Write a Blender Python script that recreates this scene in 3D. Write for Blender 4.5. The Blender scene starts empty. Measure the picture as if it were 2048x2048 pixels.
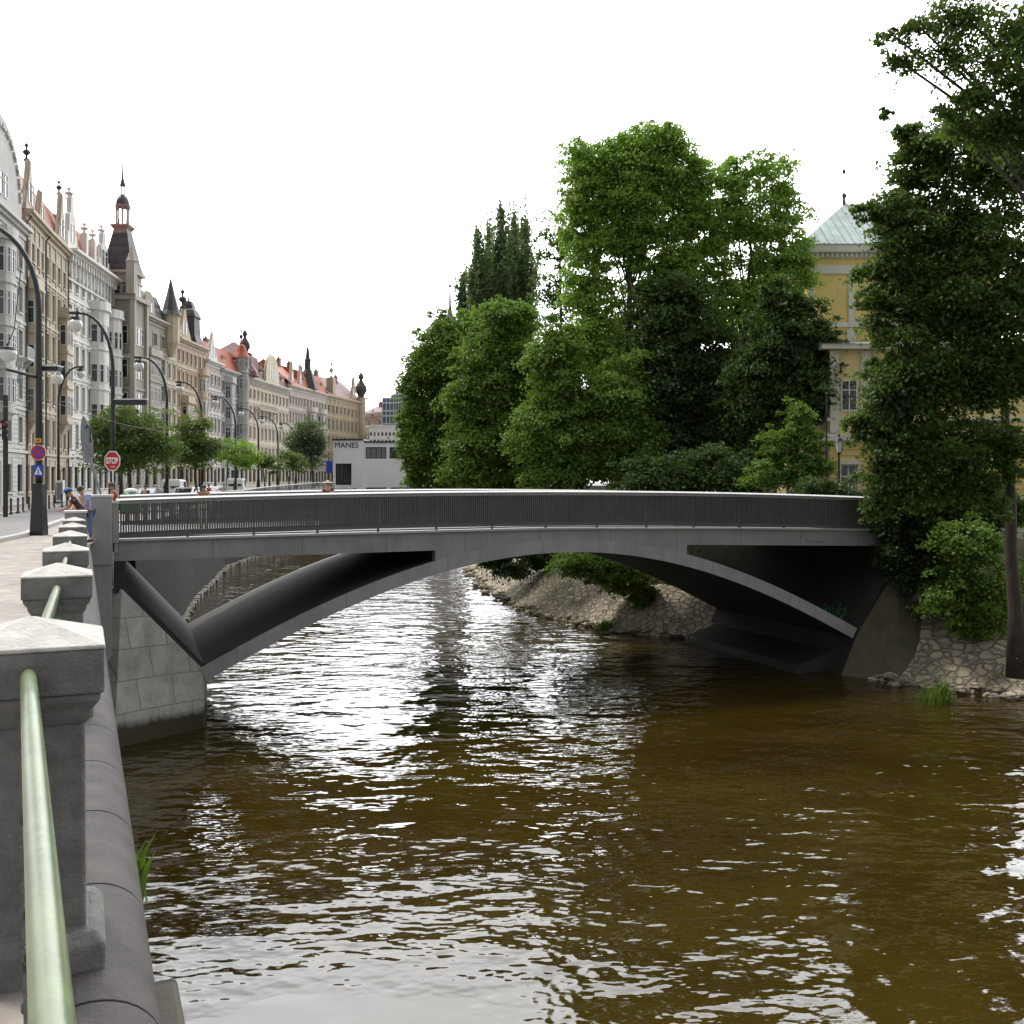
import bpy, math, random
import numpy as np
from mathutils import Vector, Matrix
R = math.radians
scn = bpy.context.scene
COL = scn.collection
F = 2000.0      # focal length in photo pixels (2048 wide)
HZ = 964.0      # horizon row in photo pixels
WZ = -8.6       # water level; eye level is z = 0

def P(px, py, Y): return Vector(((px - 1024) / F * Y, Y, (HZ - py) / F * Y))
def PX(px, Y): return (px - 1024) / F * Y
def lerp(a, b, t): return a + (b - a) * t
def interp(x, pts):
    if x <= pts[0][0]: return pts[0][1]
    for (x0, y0), (x1, y1) in zip(pts, pts[1:]):
        if x <= x1: return lerp(y0, y1, (x - x0) / (x1 - x0))
    return pts[-1][1]

# ------------------------------------------------------------------ mesh builder
XF = {}
class MB:
    def __init__(s): s.v = []; s.f = []; s.m = []; s.mi = 0
    def add(s, vs, fs):
        o = len(s.v); s.v += [tuple(p) for p in vs]
        s.f += [tuple(i + o for i in f) for f in fs]; s.m += [s.mi] * len(fs)
    def quad(s, a, b, c, d): s.add([a, b, c, d], [(0, 1, 2, 3)])
    def box(s, x0, x1, y0, y1, z0, z1):
        s.add([(x0,y0,z0),(x1,y0,z0),(x1,y1,z0),(x0,y1,z0),(x0,y0,z1),(x1,y0,z1),(x1,y1,z1),(x0,y1,z1)],
              [(3,2,1,0),(4,5,6,7),(0,1,5,4),(1,2,6,5),(2,3,7,6),(3,0,4,7)])
    def obox(s, c, a, b, h):
        c, a, b, h = Vector(c), Vector(a), Vector(b), Vector(h)
        s.add([c-a-b-h, c+a-b-h, c+a+b-h, c-a+b-h, c-a-b+h, c+a-b+h, c+a+b+h, c-a+b+h],
              [(3,2,1,0),(4,5,6,7),(0,1,5,4),(1,2,6,5),(2,3,7,6),(3,0,4,7)])
    def ext(s, pts, vec, caps=True):
        n = len(pts); v = Vector(vec); pts = [Vector(p) for p in pts]
        fs = [(i, (i+1) % n, n + (i+1) % n, n + i) for i in range(n)]
        if caps: fs += [tuple(range(n-1, -1, -1)), tuple(range(n, 2*n))]
        s.add(pts + [p + v for p in pts], fs)
    def loft(s, rings, closed=True, caps=True):
        n = len(rings[0]); vs = [p for r in rings for p in r]; fs = []
        for k in range(len(rings) - 1):
            for i in range(n if closed else n - 1):
                j = (i + 1) % n
                fs.append((k*n+i, k*n+j, (k+1)*n+j, (k+1)*n+i))
        if caps and closed:
            fs.append(tuple(range(n-1, -1, -1))); fs.append(tuple((len(rings)-1)*n+i for i in range(n)))
        s.add(vs, fs)
    def tube(s, pts, rad, n=8, caps=True):
        pts = [Vector(p) for p in pts]
        if not hasattr(rad, '__len__'): rad = [rad] * len(pts)
        rings = []; up = None
        for i, p in enumerate(pts):
            t = (pts[min(i+1, len(pts)-1)] - pts[max(i-1, 0)]).normalized()
            if up is None:
                up = Vector((0,0,1)) if abs(t.z) < .9 else Vector((1,0,0))
            a = t.cross(up)
            if a.length < 1e-4: up = Vector((0,1,.3)); a = t.cross(up)
            a.normalize(); b = a.cross(t).normalized(); up = b
            rings.append([p + (a*math.cos(2*math.pi*k/n) + b*math.sin(2*math.pi*k/n))*rad[i] for k in range(n)])
        s.loft(rings, True, caps)
    def lathe(s, c, prof, n=12, sx=1, sy=1, rot=0):
        c = Vector(c)
        s.loft([[c + Vector((r*math.cos(rot+2*math.pi*k/n)*sx, r*math.sin(rot+2*math.pi*k/n)*sy, z)) for k in range(n)] for r, z in prof])
    def ball(s, c, r, n=10, sz=1):
        s.lathe(c, [(max(.001, r*math.sin(math.pi*i/n)), -r*math.cos(math.pi*i/n)*sz) for i in range(n+1)], n+2)
    def build(s, name, mats, parent=None, smooth=False, bevel=0, org=None, world=True):
        if not isinstance(mats, (list, tuple)): mats = [mats]
        me = bpy.data.meshes.new(name)
        vs = np.array(s.v, dtype=np.float64)
        if parent is not None and world:
            M = np.array(XF[parent.name].inverted())
            vs = vs @ M[:3,:3].T + M[:3,3]
        if org is not None: vs = vs - np.array(org)
        me.from_pydata(vs.tolist(), [], s.f)
        for m in mats: me.materials.append(m)
        me.polygons.foreach_set('material_index', s.m)
        if smooth: me.polygons.foreach_set('use_smooth', [True]*len(s.f))
        me.update()
        o = bpy.data.objects.new(name, me); COL.objects.link(o)
        if parent is not None:
            o.parent = parent; XF[o.name] = XF[parent.name]
        else:
            if org is not None: o.location = org
            XF[o.name] = Matrix.Translation(Vector(org) if org is not None else Vector())
        if bevel:
            b = o.modifiers.new('Bevel', 'BEVEL'); b.width = bevel; b.segments = 2; b.limit_method = 'ANGLE'; b.angle_limit = R(35)
        if smooth == 'auto':
            pass
        return o

def tag(o, label=None, cat=None, group=None, kind=None):
    if label: o['label'] = label
    if cat: o['category'] = cat
    if group: o['group'] = group
    if kind: o['kind'] = kind
    return o
def thing(name, label, cat, loc=(0,0,0), rz=0, group=None):
    o = bpy.data.objects.new(name, None); COL.objects.link(o); o.empty_display_size = .3
    o.location = loc; o.rotation_euler = (0, 0, rz)
    XF[o.name] = Matrix.Translation(Vector(loc)) @ Matrix.Rotation(rz, 4, 'Z')
    return tag(o, label, cat, group)
def copy_tree(o, parent=None):
    c = o.copy(); COL.objects.link(c)
    if parent is not None: c.parent = parent
    for ch in list(o.children): copy_tree(ch, c)
    return c
def structure(mb, name, m, **k): return tag(mb.build(name, m, **k), kind='structure')

# ------------------------------------------------------------------ materials
def new_mat(name):
    m = bpy.data.materials.new(name); m.use_nodes = True
    nt = m.node_tree; b = nt.nodes['Principled BSDF']
    return m, nt, b
def nd(nt, t, **kw):
    n = nt.nodes.new(t)
    for k, v in kw.items():
        if k.startswith('i_'): n.inputs[k[2:].replace('_', ' ')].default_value = v
        else: setattr(n, k, v)
    return n
def mixc(nt, fac, a, b, mode='MIX'):
    n = nd(nt, 'ShaderNodeMix', data_type='RGBA', blend_type=mode)
    if hasattr(fac, 'is_linked') or hasattr(fac, 'links'): nt.links.new(fac, n.inputs[0])
    else: n.inputs[0].default_value = fac
    for i, x in ((6, a), (7, b)):
        if isinstance(x, (tuple, list)): n.inputs[i].default_value = (*x[:3], 1)
        else: nt.links.new(x, n.inputs[i])
    return n.outputs[2]
def ramp(nt, src, p0, p1):
    n = nd(nt, 'ShaderNodeMapRange'); n.inputs[1].default_value = p0; n.inputs[2].default_value = p1
    nt.links.new(src, n.inputs[0]); return n.outputs[0]
def coords(nt, scale=(1,1,1), rot=(0,0,0)):
    t = nd(nt, 'ShaderNodeTexCoord'); mp = nd(nt, 'ShaderNodeMapping')
    mp.inputs['Scale'].default_value = scale; mp.inputs['Rotation'].default_value = rot
    nt.links.new(t.outputs['Object'], mp.inputs[0]); return mp.outputs[0]
def noise(nt, vec, scale, detail=4, rough=.6):
    n = nd(nt, 'ShaderNodeTexNoise'); n.inputs['Scale'].default_value = scale
    n.inputs['Detail'].default_value = detail; n.inputs['Roughness'].default_value = rough
    nt.links.new(vec, n.inputs['Vector']); return n.outputs[0]
def bump(nt, b, h, strength=.3, dist=.02, prev=None):
    n = nd(nt, 'ShaderNodeBump'); n.inputs['Strength'].default_value = strength; n.inputs['Distance'].default_value = dist
    nt.links.new(h, n.inputs['Height'])
    if prev: nt.links.new(prev, n.inputs['Normal'])
    nt.links.new(n.outputs[0], b.inputs['Normal']); return n.outputs[0]
def tidemark(nt, col, h):
    # damp algae line left by the river, with a ragged upper edge (object z = height above the water)
    o_ = coords(nt); sp_ = nd(nt, 'ShaderNodeSeparateXYZ'); nt.links.new(o_, sp_.inputs[0])
    ad = nd(nt, 'ShaderNodeMath', operation='ADD'); nt.links.new(sp_.outputs[2], ad.inputs[0])
    mu_ = nd(nt, 'ShaderNodeMath', operation='MULTIPLY'); mu_.inputs[1].default_value = .5; nt.links.new(noise(nt, o_, 2.2, 6, .7), mu_.inputs[0]); nt.links.new(mu_.outputs[0], ad.inputs[1])
    return mixc(nt, ramp(nt, ad.outputs[0], h, h + .28), (.05,.045,.026), col)
def pmat(name, c, rough=.65, c2=None, vs=1.5, var=.25, bs=25, bst=.15, bd=.01, metal=0, streak=0, streakc=None, joint=None, tide=None):
    m, nt, b = new_mat(name)
    v = coords(nt)
    if c2 is None: c2 = tuple(x*(1-var) for x in c)
    col = mixc(nt, ramp(nt, noise(nt, v, vs, 6, .65), .3, .72), c, c2)
    if streak:
        sv = coords(nt, (1, 1, .12))
        f = ramp(nt, noise(nt, sv, 2.2, 5, .7), .5, .8)
        mm = nd(nt, 'ShaderNodeMath', operation='MULTIPLY'); mm.inputs[1].default_value = streak
        nt.links.new(f, mm.inputs[0])
        col = mixc(nt, mm.outputs[0], col, streakc or tuple(x*.45 for x in c))
    if joint:      # thin formwork joints every few metres along the member
        dp_ = nd(nt, 'ShaderNodeVectorMath', operation='DOT_PRODUCT'); nt.links.new(v, dp_.inputs[0]); dp_.inputs[1].default_value = (joint[0]/joint[2], joint[1]/joint[2], 0)
        fr = nd(nt, 'ShaderNodeMath', operation='FRACT'); nt.links.new(dp_.outputs['Value'], fr.inputs[0])
        lt = nd(nt, 'ShaderNodeMath', operation='LESS_THAN'); nt.links.new(fr.outputs[0], lt.inputs[0]); lt.inputs[1].default_value = .02/joint[2]
        col = mixc(nt, lt.outputs[0], col, tuple(x*.35 for x in c))
    if tide: col = tidemark(nt, col, tide)
    nt.links.new(col, b.inputs['Base Color'])
    b.inputs['Roughness'].default_value = rough; b.inputs['Metallic'].default_value = metal
    if bst: bump(nt, b, noise(nt, v, bs, 5, .7), bst, bd)
    return m
def plaster(name, c): return pmat(name, c, .8, vs=.5, var=.2, bs=9, bst=.12, streak=.45)
def leafmat(name, c1, c2, c3, trans=.35):
    m, nt, b = new_mat(name)
    g = nd(nt, 'ShaderNodeNewGeometry')
    v = coords(nt)
    rnd = g.outputs['Random Per Island']
    col = mixc(nt, rnd, c1, c2)
    col = mixc(nt, ramp(nt, noise(nt, v, .45, 3), .42, .68), col, c3)
    nt.links.new(col, b.inputs['Base Color']); b.inputs['Roughness'].default_value = .55
    b.inputs['Specular IOR Level'].default_value = .3
    tr = nd(nt, 'ShaderNodeBsdfTranslucent')
    nt.links.new(mixc(nt, .5, col, (.25, .4, .03), 'MIX'), tr.inputs[0])
    ms = nd(nt, 'ShaderNodeMixShader'); ms.inputs[0].default_value = trans
    nt.links.new(b.outputs[0], ms.inputs[1]); nt.links.new(tr.outputs[0], ms.inputs[2])
    nt.links.new(ms.outputs[0], nt.nodes['Material Output'].inputs[0])
    return m
def tilemat(name, c, sc=3.2, seam=False):
    m, nt, b = new_mat(name)
    v = coords(nt)
    col = mixc(nt, ramp(nt, noise(nt, v, .9, 5), .3, .7), c, tuple(x*.62 for x in c))
    w = nd(nt, 'ShaderNodeTexWave', wave_type='BANDS', bands_direction='X' if seam else 'Z')
    w.inputs['Scale'].default_value = sc; w.inputs['Distortion'].default_value = .2 if seam else 1.0
    nt.links.new(v, w.inputs[0])
    col = mixc(nt, ramp(nt, w.outputs['Fac'], .0, .22), tuple(x*.5 for x in c), col)
    nt.links.new(col, b.inputs['Base Color']); b.inputs['Roughness'].default_value = .6
    bump(nt, b, w.outputs['Fac'], .5, .04)
    return m
def brickmat(name, c, c2, mortar, bw, bh, ms=.012, off=.5, rough=.8, rot=None, bst=.5, moss=None, udir=(1,0), tide=None):
    m, nt, b = new_mat(name)
    if rot is not None: v = coords(nt, rot=rot)
    else:
        o_ = coords(nt); dp_ = nd(nt, 'ShaderNodeVectorMath', operation='DOT_PRODUCT'); nt.links.new(o_, dp_.inputs[0]); dp_.inputs[1].default_value = (udir[0], udir[1], 0)
        sp_ = nd(nt, 'ShaderNodeSeparateXYZ'); nt.links.new(o_, sp_.inputs[0]); cb_ = nd(nt, 'ShaderNodeCombineXYZ')
        nt.links.new(dp_.outputs['Value'], cb_.inputs[0]); nt.links.new(sp_.outputs[2], cb_.inputs[1]); v = cb_.outputs[0]
    br = nd(nt, 'ShaderNodeTexBrick'); br.offset = off
    br.inputs['Color1'].default_value = (*c, 1); br.inputs['Color2'].default_value = (*c2, 1); br.inputs['Mortar'].default_value = (*mortar, 1)
    br.inputs['Scale'].default_value = 1; br.inputs['Mortar Size'].default_value = ms
    br.inputs['Brick Width'].default_value = bw; br.inputs['Row Height'].default_value = bh
    nt.links.new(v, br.inputs[0])
    vv = coords(nt)
    col = mixc(nt, ramp(nt, noise(nt, vv, 1.3, 6, .7), .35, .75), br.outputs[0], tuple(x*.5 for x in c))
    sv = coords(nt, (1.2, 1.2, .1))
    col = mixc(nt, ramp(nt, noise(nt, sv, 1.6, 5, .7), .52, .85), col, moss or tuple(x*.4 for x in c))
    if tide: col = tidemark(nt, col, tide)
    nt.links.new(col, b.inputs['Base Color']); b.inputs['Roughness'].default_value = rough; b.inputs['Specular IOR Level'].default_value = .2
    n1 = bump(nt, b, br.outputs['Fac'], -bst, .02)
    bump(nt, b, noise(nt, vv, 14, 6, .75), .4, .02, n1)
    return m

M = {}
M['grey_paint'] = pmat('grey_bridge_paint', (.31,.305,.295), .6, vs=.7, var=.3, bs=9, bst=.2, streak=.6, joint=(.9348,.3552,3.1))
M['ring_paint'] = pmat('arch_ring_paint', (.33,.335,.335), .55, vs=.9, var=.28, bs=9, bst=.2, streak=.6, joint=(.9348,.3552,3.9))
M['seat_shade'] = pmat('shade_painted_concrete', (.03,.027,.02), .7, vs=.8, var=.5, bst=.4, bd=.03)  # near-black base colour paints in the deep shade below the springing
M['under_shade'] = pmat('shade_painted_underside', (.042,.037,.032), .8, vs=.6, var=.4, bst=.2)  # concrete colour darkened to carry the shade below the deck
M['grille_paint'] = pmat('grille_paint', (.1,.1,.095), .5, var=.3, bst=0)
M['rail_cap'] = pmat('pale_rail_cap', (.62,.62,.6), .45, vs=2, var=.15, bst=.05)
M['post_stone'] = pmat('rail_post_stone', (.35,.35,.335), .85, c2=(.19,.19,.18), vs=9, bs=70, bst=1.0, bd=.03, streak=.5)
M['post_cap'] = pmat('rail_post_cap_stone', (.62,.6,.56), .8, c2=(.33,.31,.275), vs=6, bs=60, bst=.8, bd=.015, streak=.3)
M['coping'] = pmat('coping_stone', (.088,.078,.072), .8, c2=(.045,.04,.036), vs=4, bs=40, bst=.6, bd=.015, streak=.4, streakc=(.14,.13,.12))
M['iron_green'] = pmat('dark_green_iron', (.03,.045,.03), .45, var=.5, vs=8, bst=.2)
M['pavement'] = brickmat('pavement_slabs', (.40,.355,.32), (.36,.325,.295), (.2,.18,.16), 1.6, 1.1, .012, rot=(0,0,R(25)), bst=.2)
M['asphalt'] = pmat('road_asphalt', (.2,.19,.18), .8, c2=(.13,.125,.12), vs=.5, bs=60, bst=.3)
M['kerb'] = pmat('granite_kerb', (.45,.44,.42), .8, vs=3)
M['steel'] = pmat('steel_rail', (.3,.3,.31), .35, metal=.9, bst=0)
M['black_metal'] = pmat('black_painted_steel', (.018,.021,.025), .4, var=.3, bst=.03)
M['grey_metal'] = pmat('grey_painted_steel', (.23,.24,.26), .45, bst=.03)
M['white_paint'] = pmat('white_paint', (.78,.78,.76), .5, var=.08, bst=0)
M['red_sign'] = pmat('sign_red', (.45,.012,.015), .4, var=.1, bst=0)
M['blue_sign'] = pmat('sign_blue', (.012,.06,.42), .4, var=.1, bst=0)
M['orange_sign'] = pmat('sign_orange', (.7,.32,.02), .4, var=.1, bst=0)
M['black'] = pmat('matt_black', (.012,.012,.012), .6, bst=0)
M['globe'] = pmat('opal_globe', (.68,.68,.66), .25, var=.08, bst=0)
M['frame_white'] = pmat('white_window_frame', (.7,.69,.66), .5, var=.1, bst=0)
M['frame_dark'] = pmat('dark_window_frame', (.05,.045,.04), .5, bst=0)
M['bark'] = pmat('tree_bark', (.085,.07,.052), .9, c2=(.035,.028,.022), vs=3, bs=14, bst=.8, bd=.04)
M['bark_brown'] = pmat('brown_tree_bark', (.075,.055,.042), .9, c2=(.035,.026,.02), vs=2, bs=10, bst=.8, bd=.04)
M['leaf_mid'] = leafmat('leaf_mid_green', (.055,.12,.02), (.13,.23,.036), (.17,.28,.046))
M['leaf_dark'] = leafmat('leaf_dark_green', (.016,.04,.012), (.035,.075,.018), (.045,.09,.02), .25)
M['leaf_light'] = leafmat('leaf_light_green', (.11,.22,.04), (.25,.4,.075), (.3,.45,.085), .5)
M['leaf_grey'] = leafmat('leaf_grey_green', (.06,.095,.055), (.12,.165,.095), (.09,.135,.075), .35)
M['leaf_gloss'] = leafmat('glossy_dark_leaf', (.022,.05,.012), (.05,.1,.02), (.065,.12,.024), .3)
M['leaf_street'] = leafmat('leaf_street_tree', (.045,.09,.022), (.1,.15,.04), (.085,.12,.035), .35)
M['grass'] = leafmat('grass_blade', (.05,.1,.015), (.12,.19,.03), (.08,.14,.02), .35)
M['skin'] = pmat('skin', (.5,.29,.2), .5, var=.12, bst=0)
M['skin_tan'] = pmat('tanned_skin', (.36,.19,.12), .5, var=.12, bst=0)
M['hair_brown'] = pmat('brown_hair', (.06,.03,.015), .6, vs=30, var=.5)
M['hair_dark'] = pmat('dark_hair', (.014,.011,.01), .6, vs=30, var=.5)

def glassmat(name, dark, pale, split=.62):
    m, nt, b = new_mat(name)
    oi = nd(nt, 'ShaderNodeObjectInfo')
    col = mixc(nt, ramp(nt, oi.outputs['Random'], split, split+.25), dark, pale)
    nt.links.new(col, b.inputs['Base Color']); b.inputs['Roughness'].default_value = .08
    b.inputs['Specular IOR Level'].default_value = .6
    return m
M['glass'] = glassmat('window_glass', (.012,.014,.017), (.16,.15,.14))
M['glass_blue'] = glassmat('blue_window_glass', (.05,.1,.14), (.12,.2,.25), .4)
M['car_glass'] = glassmat('car_glass', (.015,.018,.02), (.03,.035,.04))
# ------------------------------------------------------------------ camera, sky, sun
cam = bpy.data.objects.new('camera', bpy.data.cameras.new('camera')); COL.objects.link(cam)
cam.location = (0, 0, 0); cam.rotation_euler = (R(90), 0, 0)
cam.data.sensor_width = 36; cam.data.lens = 36*F/2048; cam.data.shift_y = -(1024 - HZ)/2048
cam.data.clip_start = .1; cam.data.clip_end = 5000
scn.camera = cam
SUN_AZ, SUN_EL = R(-62), R(56)      # azimuth from +Y towards +X
w = bpy.data.worlds.new('World'); scn.world = w; w.use_nodes = True
nt = w.node_tree; bg = nt.nodes['Background']
sky = nd(nt, 'ShaderNodeTexSky', sky_type='NISHITA'); sky.sun_disc = False
sky.sun_elevation = SUN_EL; sky.sun_rotation = SUN_AZ; sky.dust_density = 3.0; sky.air_density = 1.2
tc = nd(nt, 'ShaderNodeTexCoord')
dv = nd(nt, 'ShaderNodeVectorMath', operation='DOT_PRODUCT')
gd = Vector((.12, math.cos(R(24)), math.sin(R(24)))).normalized()
nt.links.new(tc.outputs['Generated'], dv.inputs[0]); dv.inputs[1].default_value = gd
glow = nd(nt, 'ShaderNodeMapRange', interpolation_type='SMOOTHSTEP')
glow.inputs[1].default_value = .25; glow.inputs[2].default_value = 1.0; glow.inputs[3].default_value = 6.0; glow.inputs[4].default_value = 46.0
nt.links.new(dv.outputs['Value'], glow.inputs[0])
nz = nd(nt, 'ShaderNodeTexNoise'); nz.inputs['Scale'].default_value = 2.6; nz.inputs['Detail'].default_value = 6
nt.links.new(tc.outputs['Generated'], nz.inputs['Vector'])
cl = nd(nt, 'ShaderNodeMapRange'); cl.inputs[1].default_value = .3; cl.inputs[2].default_value = .7; cl.inputs[3].default_value = .8; cl.inputs[4].default_value = 1.1
nt.links.new(nz.outputs[0], cl.inputs[0])
mu = nd(nt, 'ShaderNodeMath', operation='MULTIPLY'); nt.links.new(glow.outputs[0], mu.inputs[0]); nt.links.new(cl.outputs[0], mu.inputs[1])
cc = nd(nt, 'ShaderNodeVectorMath', operation='SCALE'); cc.inputs[0].default_value = (.985, 1.0, 1.015)
nt.links.new(mu.outputs[0], cc.inputs['Scale'])
nt.links.new(mixc(nt, .9, sky.outputs[0], cc.outputs[0]), bg.inputs[0])
bg.inputs[1].default_value = .12
sun = bpy.data.objects.new('sun', bpy.data.lights.new('sun', 'SUN')); COL.objects.link(sun)
sun.data.energy = 2.6; sun.data.angle = R(9); sun.data.color = (1, .96, .9)
sd = Vector((math.sin(SUN_AZ)*math.cos(SUN_EL), math.cos(SUN_AZ)*math.cos(SUN_EL), math.sin(SUN_EL)))
sun.rotation_euler = sd.to_track_quat('Z', 'Y').to_euler()
sun.location = (0, 60, 80)
scn.view_settings.view_transform = 'Standard'; scn.view_settings.look = 'None'
scn.view_settings.exposure = 0; scn.view_settings.gamma = 1

# ------------------------------------------------------------------ plan lines
def gz(Y): return interp(Y, [(-20,-1.66),(0,-1.72),(14,-1.9),(25,-1.95),(110,-1.95),(150,-1.15),(300,-.9)])
RU = Vector((-.43, 1, 0)).normalized(); RN = Vector((RU.y, -RU.x, 0))   # near railing direction, river side normal
def rail_pt(Y): return Vector((-.19 - .43*Y, Y, 0))
EDGE = [(-20, 8.8), (0, .19), (30.6, -12.97), (44.5, -16.9), (60, -20.3), (73, -23.5), (100, -29), (125, -30.5), (150, -29.5), (185, -25), (240, -12), (330, 10)]
def edge(Y): return interp(Y, EDGE)

# water
mb = MB()
N = 24
mb.add([(lerp(-70, 160, i/N), lerp(-40, 520, j/N), WZ) for j in range(N+1) for i in range(N+1)],
       [(j*(N+1)+i, j*(N+1)+i+1, (j+1)*(N+1)+i+1, (j+1)*(N+1)+i) for j in range(N) for i in range(N)])
m, nt, b = new_mat('river_water')
b.inputs['Roughness'].default_value = .02; b.inputs['IOR'].default_value = 1.55
tco = nd(nt, 'ShaderNodeTexCoord')
def wv(sx, sy, rz=0):
    mp = nd(nt, 'ShaderNodeMapping'); mp.inputs['Scale'].default_value = (sx, sy, 1); mp.inputs['Rotation'].default_value = (0,0,rz)
    nt.links.new(tco.outputs['Object'], mp.inputs[0]); return mp.outputs[0]
def mth(op, a, bb):
    n = nd(nt, 'ShaderNodeMath', operation=op)
    for i, x in enumerate((a, bb)):
        if isinstance(x, (int, float)): n.inputs[i].default_value = x
        else: nt.links.new(x, n.inputs[i])
    return n.outputs[0]
big = noise(nt, wv(.42, .64, R(8)), 1.0, 2, .5)
mid = noise(nt, wv(1.3, 2.1, R(-10)), 1.0, 2, .45)
fine = noise(nt, wv(4.5, 8.5, R(5)), 1.0, 2, .5)
calm = ramp(nt, noise(nt, wv(.11, .14, R(30)), 1.0, 2, .5), .36, .6)
lee = nd(nt, 'ShaderNodeVectorMath', operation='DISTANCE'); nt.links.new(wv(.75, 1, 0), lee.inputs[0]); lee.inputs[1].default_value = (-1.9, 14.6, WZ)
lee = ramp(nt, mth('ADD', lee.outputs['Value'], mth('MULTIPLY', noise(nt, wv(.6,.8), 1.0, 3, .6), 3.0)), 3.6, 6.4)
calm = mth('MULTIPLY', calm, lee)
h = mth('ADD', mth('MULTIPLY', big, mth('ADD', mth('MULTIPLY', lee, .125), .05)), mth('MULTIPLY', mid, mth('ADD', mth('MULTIPLY', calm, .055), mth('MULTIPLY', lee, .018))))
h = mth('ADD', h, mth('MULTIPLY', fine, mth('MULTIPLY', calm, .004)))
bump(nt, b, h, 1.0, 1.0)
silt = noise(nt, wv(.22, .3), 1.0, 5, .6)
nt.links.new(mixc(nt, ramp(nt, silt, .35, .65), (.036,.0235,.0032), (.024,.0155,.0024)), b.inputs['Base Color'])
structure(mb, 'river_water', m)

# quay ground: one sheet, road sheet, pavements
YS = [-20,-10,0,7,14,20,25,30,36,42,50,60,72,86,100,110,120,130,140,150,165,185,210,240,280,330]
mb = MB()
rows = []
for Y in YS:
    e = edge(Y)
    rows.append([(x, Y, gz(Y) - .02) for x in (-260, -120, -70, e - 25, e - 12, e - 6, e - .15)])
mb.loft(rows, closed=False)
structure(mb, 'quay_pavement', M['pavement'])
# island and far ground plane to the horizon
mb = MB(); mb.box(-1500, 1500, 330, 3000, -4, -1.2); structure(mb, 'far_ground', M['asphalt'])
# road: from opposite kerb to near kerb
KERB = [(14,-26),(22,-20.5),(26,-17.0),(30,-16.2),(36,-17.6),(44,-20.4),(60,-25.8),(75,-30.5),(90,-33.6),(110,-36),(130,-36.6),(150,-36),(185,-33),(240,-20),(330,2)]
KERB2 = [(14,-36),(44,-31.5),(58,-29.8),(70,-33.2),(84,-37.0),(100,-41.5),(124,-44),(150,-43.8),(185,-42),(215,-39.6),(257,-32),(330,-12)]
mb = MB(); rows = []
for Y in [14,18,22,24,26,28,30,33,36,40,44,50,58,64,70,77,84,92,100,110,124,137,150,165,185,215,240,257,330]:
    a, c = interp(Y, KERB2), interp(Y, KERB)
    if Y < 44: a = -60
    rows.append([(lerp(a, c, t), Y, gz(Y) - .012) for t in (0, .33, .66, 1)])
mb.loft(rows, closed=False); structure(mb, 'road', M['asphalt'])
mb = MB()
for KB, lo, hi in ((KERB, 22, 330), (KERB2, 58, 330)):
    ys = [y for y, x in KB if lo <= y <= hi]
    ys = sorted(set(ys + [lerp(a, b_, .5) for a, b_ in zip(ys, ys[1:])]))
    for y0, y1 in zip(ys, ys[1:]):
        p, q = Vector((interp(y0, KB), y0, gz(y0) + .03)), Vector((interp(y1, KB), y1, gz(y1) + .03))
        d = (q - p).normalized(); nn = Vector((-d.y, d.x, 0))
        mb.obox((p+q)/2, (q-p)/2*1.002, nn*.14, (0,0,.085))
structure(mb, 'kerb', M['kerb'])
# raised strip of pavement beyond the opposite kerb is the quay sheet itself; tram rails
mb = MB()
for k, off in enumerate((.3, .43, .58, .71)):
    pts = []
    for Y in [44, 50, 58, 64, 70, 77, 84, 92, 100, 110, 124, 137, 150, 185]:
        a, c = interp(Y, KERB2), interp(Y, KERB)
        if Y < 58: a = lerp(-34, a, (Y-44)/14)
        pts.append(Vector((lerp(a, c, off), Y, gz(Y) - .004)))
    pts = [Vector((pts[0].x + 8*(44-20)/44*(.3-off) - 2, 20, gz(20)-.004))] + pts
    for p, q in zip(pts, pts[1:]):
        d = (q - p).normalized(); nn = Vector((-d.y, d.x, 0))*.05
        mb.quad(p-nn, q-nn, q+nn, p+nn)
structure(mb, 'tram_rails', M['steel'])
# zebra crossing bars on the road near the sign pole
mb = MB()
for i in range(9):
    c = Vector((-18.6 - i*1.05, 34.5 + i*.42, gz(35) - .006)); d = Vector((-.43,1,0)).normalized(); nn = Vector((-d.y,d.x,0))
    mb.quad(c-nn*.25-d*1.8, c+nn*.25-d*1.8, c+nn*.25+d*1.8, c-nn*.25+d*1.8)
structure(mb, 'road_marking', M['white_paint'])

# ------------------------------------------------------------------ quay walls
M['quay_stone'] = brickmat('quay_wall_stone', (.13,.115,.095), (.10,.09,.075), (.055,.05,.045), 1.1, .5, .02, moss=(.03,.035,.018), udir=(-.39,.92))
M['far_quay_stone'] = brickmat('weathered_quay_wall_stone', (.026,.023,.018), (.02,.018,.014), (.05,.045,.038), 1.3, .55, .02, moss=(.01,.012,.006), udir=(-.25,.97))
def wall_path(pts, zt, name, label, coping):
    t = thing(name, label, 'wall', (pts[0][0], pts[0][1], WZ))
    mb = MB(); rows = []
    for x, y in pts:
        rows.append([(x+.35, y, WZ-1), (x, y, zt(y)), (x-.9, y, zt(y)), (x-.9, y, WZ-1)])
    mb.loft([list(r) for r in rows]); mb.build('wall_face', M['quay_stone' if coping else 'far_quay_stone'], t)
    return t
nearp = [tuple((rail_pt(y) + RN*.3).xy) for y in (-14, -6, 0, 6, 12, 18, 24, 29.6)]
qw = wall_path(nearp, lambda y: gz(y) - .12, 'quay_wall', 'dark stone quay wall with rounded coping running under the near railing', True)
mb = MB()
a0, a1 = -12.0, 30.2
y = a0
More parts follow.
